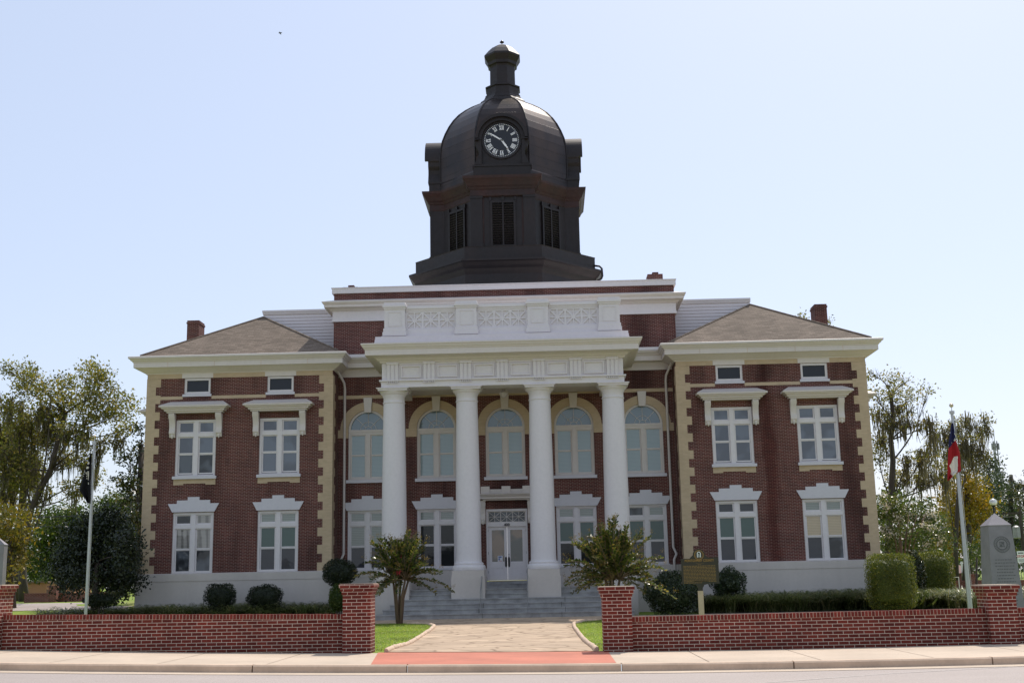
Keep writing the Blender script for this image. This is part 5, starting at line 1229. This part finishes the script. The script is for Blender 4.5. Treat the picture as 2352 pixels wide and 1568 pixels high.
drape([(1041, 209.5, 213), (1072, 199.5, 213), (1092, 191.5, 212.2), (1127, 183, 210.5), (1138, 192, 209.8), (1156, 203.8, 208.5)], 42, 34, blackflag, [cb, cw_], 'flag', 'limp black flag with white lettering hanging from the left flagpole', 'flag', seed=1)
def redflag(u, v, x, y):
    if y < 1021-1.25*(x-2183): 
        for sx, sy, rr in ((2190.3, 1009, 3.1), (2190, 995, 2.2), (2183.5, 1017, 2.0), (2193, 1019, 1.6), (2189, 982, 1.4)):
            dx, dy = x-sx, y-sy; a = math.atan2(dx, -dy); r_ = math.hypot(dx, dy); q = ((a/(2*PI/5)) % 1); q = min(q, 1-q)*2
            if r_ < rr*(1-.58*q): return 2
        return 1
    if x > 2178+abs(y-1069)*.0 and y > 1047 and x > 2190-(y-1047)*.55 and x > 2177.5+(y-1068)*.36 and x < 2196.5: return 2
    return 0
drape([(972, 2184, 2187), (1014, 2177.5, 2194), (1040, 2176, 2203), (1073, 2174.2, 2205.5), (1082, 2174.1, 2206), (1087, 2174, 2196), (1104, 2174, 2175.5)], 38, 44, redflag, [cr_, cn_, cw_], 'flag', 'limp red flag with blue starred corner and white stripe on the right flagpole', 'flag', fold=.06, seed=2)

# ================================================================== MONUMENTS, MARKER
M['monument'] = mat_plain('grey_granite', (.235, .215, .235), .5, .18, 2.5, bump=.15)
M['engrave'] = mat_plain('engraved_granite', (.12, .118, .125), .8, .2, 4)
def obelisk(xc, Y, wt, wb, zt, zp, label, group, fy=1.):
    zb = gz(xc, Y)-.05; o = thing('obelisk', label, 'monument', (xc, Y, zb), group=group); h = zt-zb; a, b = wb/2, wt/2
    mb = MB(); vs = [(-a, -a, 0), (a, -a, 0), (a, a, 0), (-a, a, 0), (-b, -b, h), (b, -b, h), (b, b, h), (-b, b, h)]
    mb.add(vs, [(0, 3, 2, 1), (0, 1, 5, 4), (1, 2, 6, 5), (2, 3, 7, 6), (3, 0, 4, 7)]).build('shaft', 'monument', o)
    c = b+.012; MB().add([(-c, -c, h), (c, -c, h), (c, c, h), (-c, c, h), (-c, -c, h+.015), (c, -c, h+.015), (c, c, h+.015), (-c, c, h+.015), (0, 0, zp-zb)], [(0, 3, 2, 1), (0, 1, 5, 4), (1, 2, 6, 5), (2, 3, 7, 6), (3, 0, 4, 7), (4, 5, 8), (5, 6, 8), (6, 7, 8), (7, 4, 8)]).build('pyramid_top', 'monument', o)
    MB().box(-a-.15, a+.15, -a-.15, a+.15, -.1, .12).build('plinth', 'monument', o)
    o.scale = (1, fy, 1)
    return o, h, a, b
t0, t1, ap = at(2270, 1207, 34), at(2322, 1205.5, 34), at(2285, 1184, 34.3)
xc_ = (t0.x+t1.x)/2; ztop_ = (t0.z+t1.z)/2
ob, oh, oa, obb = obelisk(xc_, 34+(t1.x-t0.x)/2, t1.x-t0.x, (t1.x-t0.x)*1.47, ztop_, ztop_+.36, 'tall grey granite obelisk with round carved seal behind the right pier', None)
def on_face(z, proud=.004): return -(oa+(obb-oa)*z/oh)-proud
eng = MB(); zc = oh-.52
for (r0_, r1_) in ((.205, .225), (.13, .16)):
    for i in range(36):
        a0, a1 = 2*PI*i/36, 2*PI*(i+1)/36
        vs = [(q*math.cos(a), on_face(zc+q*math.sin(a)), zc+q*math.sin(a)) for q, a in ((r0_, a0), (r1_, a0), (r1_, a1), (r0_, a1))]; eng.add(vs, [(0, 1, 2, 3)])
for i in range(26):
    a = 2*PI*i/26; q = .183; x, z = q*math.cos(a), zc+q*math.sin(a); eng.add([(x-.01, on_face(z), z-.012), (x+.01, on_face(z), z-.012), (x+.01, on_face(z), z+.012), (x-.01, on_face(z), z+.012)], [(0, 1, 2, 3)])
for x, z, w_, h_ in ((-.05, 0, .012, .05), (0, 0, .012, .06), (.05, 0, .012, .05), (0, .065, .07, .01), (0, -.06, .08, .01), (.03, .03, .02, .02), (-.03, -.03, .02, .02)): eng.add([(x-w_, on_face(zc+z-h_), zc+z-h_), (x+w_, on_face(zc+z-h_), zc+z-h_), (x+w_, on_face(zc+z+h_), zc+z+h_), (x-w_, on_face(zc+z+h_), zc+z+h_)], [(0, 1, 2, 3)])
eng.build('carved_seal', 'engrave', ob)
tx = MB(); z = oh-.95; k = 0
while z > .6:
    hw = .20+.06*rnd.random(); x = -hw
    while x < hw:
        l_ = rnd.uniform(.02, .07); tx.add([(x, on_face(z), z), (x+l_, on_face(z), z), (x+l_, on_face(z+.022), z+.022), (x, on_face(z+.022), z+.022)], [(0, 1, 2, 3)]); x += l_+.018
    z -= .085
tx.build('carved_lines', 'engrave', ob)
rt = at(9.7, 1251, 34); lt = at(16.6, 1251, 34.7)
hwL = .33; obelisk(rt.x-hwL, 34+hwL*.35, 2*hwL, 2*hwL, rt.z, rt.z+.30, 'pale granite monument cut off by the left edge of the photo', None, .35)
# historical marker
my = 36; mc = at(1607, 1310, my); zb = gz(mc.x, my); mk = thing('historical_marker', 'dark bronze history marker with gold lettering on a post', 'sign', (mc.x, my, zb))
M['bronze'] = mat_plain('olive_bronze', (.040, .032, .021), .55, .15, 6, metal=.1); M['goldtxt'] = mat_plain('gold_lettering', (.40, .22, .05), .5, .15, 20)
s_ = my/F*1.0; zt_ = at(1607, 1279.4, my).z-zb; zbm = at(1607, 1340, my).z-zb; hw = .565
poly = [(-hw, zbm), (-.25, zbm), (-.12, zbm-.03), (-.07, zbm-.12), (-.065, zbm-.22), (.065, zbm-.22), (.07, zbm-.12), (.12, zbm-.03), (.25, zbm), (hw, zbm), (hw, zt_), (.26, zt_)]
cz = at(1605.6, 1273.6, my).z-zb; R_m = .175
for i in range(1, 16):
    a = -.25+(PI+.5)*i/16; poly.append((R_m*math.cos(a)*1.02, cz+R_m*math.sin(a)))
poly += [(-.26, zt_)]
MB().prism(poly, 'xz', 0, .05).build('board', 'bronze', mk)
MB().prism([(-hw+.03, zbm+.03), (hw-.03, zbm+.03), (hw-.03, zt_-.03), (-hw+.03, zt_-.03)], 'xz', -.003, 0).build('plate', 'bronze', mk)
MB().box(-.075, .075, -.02, .09, -.1, zbm-.2).build('post', 'curb', mk)
text_mesh('heading', 'MONTGOMERY COUNTY', .098, 'goldtxt', mk, (0, -.008, at(1607, 1286.7, my).z-zb), spacing=1.04, bold=.0015)
hd_ = [c for c in mk.children if c.name.startswith('heading')][0]; wx_ = [v.co.x for v in hd_.data.vertices]; hd_.scale = (.86/(max(wx_)-min(wx_)), 1, 1)
rg = MB()
for i in range(28):
    a0, a1 = 2*PI*i/28, 2*PI*(i+1)/28; rg.add([(q*math.cos(a), -.004, cz+q*math.sin(a)) for q, a in ((.128, a0), (.14, a0), (.14, a1), (.128, a1))], [(0, 1, 2, 3)])
for i in range(20):
    a = 2*PI*i/20; rg.box(.108*math.cos(a)-.008, .108*math.cos(a)+.008, -.005, 0, cz+.108*math.sin(a)-.008, cz+.108*math.sin(a)+.008)
rg.box(-.05, .05, -.004, 0, zt_-.205+.0, zt_-.2); rg.box(.03-.14, .03-.02, -.004, 0, zt_-.175, zt_-.172).box(.02, .14, -.004, 0, zt_-.175, zt_-.172)
rg.build('seal_ring', 'goldtxt', mk)
am = MB().box(-.055, -.035, -.006, 0, cz-.07, cz+.04).box(.035, .055, -.006, 0, cz-.07, cz+.04).box(-.008, .008, -.006, 0, cz-.07, cz+.03)
for i in range(10):
    a0, a1 = PI*i/10, PI*(i+1)/10; am.add([(q*math.cos(a), -.006, cz+.04+q*math.sin(a)) for q, a in ((.035, a0), (.055, a0), (.055, a1), (.035, a1))], [(0, 1, 2, 3)])
am.build('arch_emblem', 'cw', mk)
tl = MB(); nl = 13
for i in range(nl):
    z = zt_-.245-i*.0405; x = -.475; xe = .475 if i < nl-1 else .05
    while x < xe:
        l_ = min(rnd.uniform(.02, .085), xe-x); tl.box(x, x+l_, -.005, 0, z-.006, z+.006); x += l_+.014
z = zbm+.075
tl.box(-.2, .22, -.005, 0, z-.006, z+.004); tl.build('body_text', 'goldtxt', mk)

# ================================================================== FAR THINGS
def small_pier(px, Y, wpx, ytop, label):
    p = at(px, ytop, Y); zb = gz(p.x, Y)-.05; hw = wpx*Y/F/2; o = thing('brick_pier', label, 'brick pier', (p.x, Y, zb), group='far brick piers'); h = p.z-zb
    MB().box(-hw, hw, 0, 2*hw, 0, h-.1).build('shaft', 'farbrick', o); MB().box(-hw-.06, hw+.06, -.06, 2*hw+.06, h-.1, h).build('cap', 'farbrick', o); return o
def far_wall(px0, px1, Y, ytop, label):
    a, b = at(px0, ytop, Y), at(px1, ytop, Y); zb = min(gz(a.x, Y), gz(b.x, Y))-.1; o = thing('brick_wall', label, 'brick wall', (a.x, Y, zb), group='far brick walls')
    MB().box(0, b.x-a.x, 0, .25, 0, a.z-zb-.08).build('wall_body', 'farbrick', o); MB().box(-.02, b.x-a.x+.02, -.02, .27, a.z-zb-.08, a.z-zb).build('coping', 'farbrick', o)
small_pier(121, 72, 18, 1344, 'distant brick pier near the orange building at left'); far_wall(131, 255, 72.5, 1361, 'distant low brick wall right of the far left pier'); far_wall(56, 111, 72.5, 1362, 'distant broken brick wall below the orange building')
small_pier(2236, 72, 16, 1317, 'distant brick pier behind the right flagpole'); far_wall(2182, 2227, 72.5, 1333, 'distant brick wall left of the far right pier'); far_wall(2246, 2262, 72.5, 1331, 'short distant brick wall against the obelisk'); far_wall(2338, 2400, 72.5, 1331, 'distant brick wall under the stop sign at the right edge')
def far_house(px0, px1, Y, ye, yr, wallm, roofm, label, cat='house', d=8):
    a, b = at(px0, ye, Y), at(px1, ye, Y); r = at((px0+px1)/2, yr, Y); zb = gz(a.x, Y)-.1; o = thing('small_building', label, cat, (a.x, Y, zb)); L = b.x-a.x; h = a.z-zb; hr = r.z-zb
    wl = MB().box(0, L, 0, d, 0, h); wl.build('wall', wallm, o)
    MB().add([(-.4, -.4, h), (L+.4, -.4, h), (L+.4, d+.4, h), (-.4, d+.4, h), (-.4, d/2, hr), (L+.4, d/2, hr)], [(0, 1, 5, 4), (2, 3, 4, 5), (0, 4, 3), (1, 2, 5), (0, 3, 2, 1)]).build('roof', roofm, o)
    MB().box(L*.3, L*.42, -.03, .02, .9, 2.1).build('window', P_dark, o); MB().box(L*.62, L*.72, -.03, .02, 0, 2.1).build('door', 'white', o)
    return o
M['tanwall'] = mat_plain('orange_stucco', (.42, .20, .11), .8, .1); M['brownroof'] = mat_plain('brown_roof', (.20, .12, .10), .9, .2)
far_house(2180, 2226, 125, 1316, 1296, 'farbrick', 'brownroof', 'distant low house with brown roof behind the hedges at right')
a = at(40, 1336, 100); b = at(107, 1336, 100); zb = gz(a.x, 100); o = thing('flat_building', 'orange stucco building with flat roof behind the oak trunk', 'building', (a.x, 100, zb-.1)); h = a.z-zb
MB().box(0, b.x-a.x, 0, 10, 0, h).build('wall', 'tanwall', o); MB().box(-.2, b.x-a.x+.2, -.2, 10.2, h, h+.12).build('roof', 'brownroof', o); MB().box(2.5, 2.8, -.05, 0, 0, h*.6).build('gutter_pipe', 'brownroof', o)
# street lamp
lp = at(2282, 1160, 75); zb = gz(lp.x, 75); o = thing('street_lamp', 'black street lamp with white acorn globe above the obelisk', 'street lamp', (lp.x, 75, zb)); h = lp.z-zb; g1 = at(2282, 1143, 75).z-zb
MB().lathe([(.22, 0), (.22, .3), (.12, .5), (.07, .8), (.06, h-.1), (.12, h-.05), (.15, h)], 14).build('post', 'black', o, smooth=True, auto=40)
hg = g1-h; MB().lathe([(.12, h), (.2, h+.15*hg), (.24, h+.4*hg), (.22, h+.6*hg)], 16).build('globe', mat_plain('milky_glass', (.85, .86, .88), .25), o, smooth=True); MB().lathe([(.23, h+.6*hg), (.2, h+.7*hg), (.1, h+.85*hg), (.03, h+.92*hg), (.02, h+hg)], 16).build('lamp_cap', mat_plain('milky_cap', (.7, .72, .75), .3), o, smooth=True)
# lattice mast
mp = at(2294, 1108, 300); zt2 = at(2293, 1012, 300).z; o = thing('radio_mast', 'tall thin antenna mast far away above the pines', 'antenna mast', (mp.x, 300, gz(mp.x, 300))); h = zt2-o.location.z; m = MB()
for a in range(3):
    x, y = .5*math.cos(2*PI*a/3), .5*math.sin(2*PI*a/3); m.tube([(x*1.4, y*1.4, 0), (x, y, h)], .15, 4)
for k in range(int(h/1.2)):
    z = k*1.2; q = 1-.5*z/h
    for a in range(3): m.tube([(q*math.cos(2*PI*a/3), q*math.sin(2*PI*a/3), z), (q*math.cos(2*PI*(a+1)/3), q*math.sin(2*PI*(a+1)/3), z+1.2)], .08, 4)
m.build('lattice', 'galv', o); m = MB()
for zz, ww, n_ in ((h-8.5, 1.15, 6), (h-1.5, .8, 3)):
    m.tube([(-ww, 0, zz), (ww, 0, zz)], .16, 4)
    for i in range(n_): x = -ww+2*ww*i/(n_-1); m.box(x-.15, x+.15, -.3, 0, zz-.7, zz+.9)
    m.build('antenna_row', 'galv', o); m = MB()
m.tube([(0, 0, h), (0, 0, h+3)], .08, 4).build('whip_antenna', 'galv', o)
# utility pole and wires
up_ = at(2341, 1165, 92); zb = gz(up_.x, 92); o = thing('utility_pole', 'dark utility pole with grey transformer near the right edge', 'utility pole', (up_.x, 92, zb)); h = up_.z-zb
MB().tube([(0, 0, 0), (0, 0, h)], [.17, .12], 10).build('pole', 'bark', o); MB().box(-1.3, 1.3, -.08, .08, h-.5, h-.35).build('crossarm', 'bark', o)
tz_ = at(2335, 1222, 92).z-zb; MB().lathe([(.25, tz_-.45), (.27, tz_-.4), (.27, tz_+.4), (.1, tz_+.5)], 14, (-.42, -.1)).build('transformer', 'galv', o)
def wire(p0, p1, Y, label, r=.02, sag=.4):
    a, b = at(*p0, Y), at(*p1, Y); pts = [a.lerp(b, t)-a+Vector((0, 0, -sag*4*t*(1-t))) for t in [i/12 for i in range(13)]]
    o = MB().tube(pts, r, 4).build('power_line', 'black', None, a); tag(o, label, 'power line', 'power lines')
wire((-60, 1181), (420, 1156), 70, 'dark cable crossing the left oak trunk just below its fork', .028); wire((-60, 1200), (420, 1185), 71, 'thin cable below the upper one behind the left flagpole', .018)
wire((2100, 1140), (2420, 1102), 91, 'uppermost cable behind the right flagpole', .022); wire((2100, 1160), (2420, 1122), 91.5, 'second cable from the top behind the right flagpole', .02); wire((2100, 1184), (2420, 1172), 92.5, 'cable crossing the lower part of the yellow tree', .02)
# signs at the right edge
sp = at(2345, 1278, 90); zb = gz(sp.x, 90); o = thing('stop_sign', 'white sign reading STOP in red on twin posts at the right edge', 'sign', (sp.x, 90, zb)); zc = sp.z-zb
MB().box(-.27, .27, -.02, 0, zc-.42, zc+.42).build('board', 'cw', o); text_mesh('lettering', 'STOP', .235, mat_plain('sign_red', (.6, .03, .03), .6), o, (0, -.03, zc+.03), bold=.004)
t_ = MB().box(-.2, .2, -.025, 0, zc+.24, zc+.32)
for i in range(3): t_.box(-.2, .2, -.025, 0, zc-.2-i*.07, zc-.175-i*.07)
t_.build('small_print', mat_plain('sign_grey', (.12, .12, .12), .6), o); MB().tube([(-.1, .02, 0), (-.1, .02, zc+.3)], .025, 6).tube([(.1, .02, 0), (.1, .02, zc+.3)], .025, 6).build('post', 'galv', o)
yp = at(2191, 1277, 84); zb = gz(yp.x, 84); o = thing('yield_sign', 'red and white triangular sign seen edge-on behind the hedge', 'sign', (yp.x, 84, zb), 1.15); zc = yp.z-zb
MB().prism([(0, zc-.35), (.4, zc+.32), (-.4, zc+.32)], 'xz', -.02, 0).build('board', mat_plain('sign_red2', (.6, .04, .04), .6), o); MB().prism([(0, zc-.17), (.23, zc+.22), (-.23, zc+.22)], 'xz', -.024, -.02).build('white_centre', 'cw', o); MB().tube([(0, .02, 0), (0, .02, zc+.3)], .03, 6).build('post', 'galv', o)
rl = at(2186, 1325, 62); zb = gz(rl.x, 62); o = thing('white_railing', 'short white metal rail behind the liriope at right', 'railing', (rl.x, 62, zb)); h = rl.z-zb
MB().tube([(0, 0, 0), (0, 0, h), (.34, 0, h), (.34, 0, 0)], .025, 6).tube([(-.5, .3, 0), (-.5, .3, h*.9), (0, 0, h)], .02, 6).build('rail', 'white', o)
# bird
bp = at(644, 76, 60); o = MB().lathe([(.004, -.11), (.03, -.06), (.035, 0), (.02, .07), (.004, .1)], 8).build('bird', 'black', None, bp); o.rotation_euler = (0, PI/2, 0); tag(o, 'tiny dark bird flying high in the open sky', 'bird')
wg = MB().add([(0, 0, .02), (.0, .22, .0), (0, .05, -.05), (0, -.22, 0), (0, -.05, -.05)], [(0, 1, 2), (0, 2, 4), (0, 4, 3)]).build('wings', 'black', o, (.02, 0, 0))
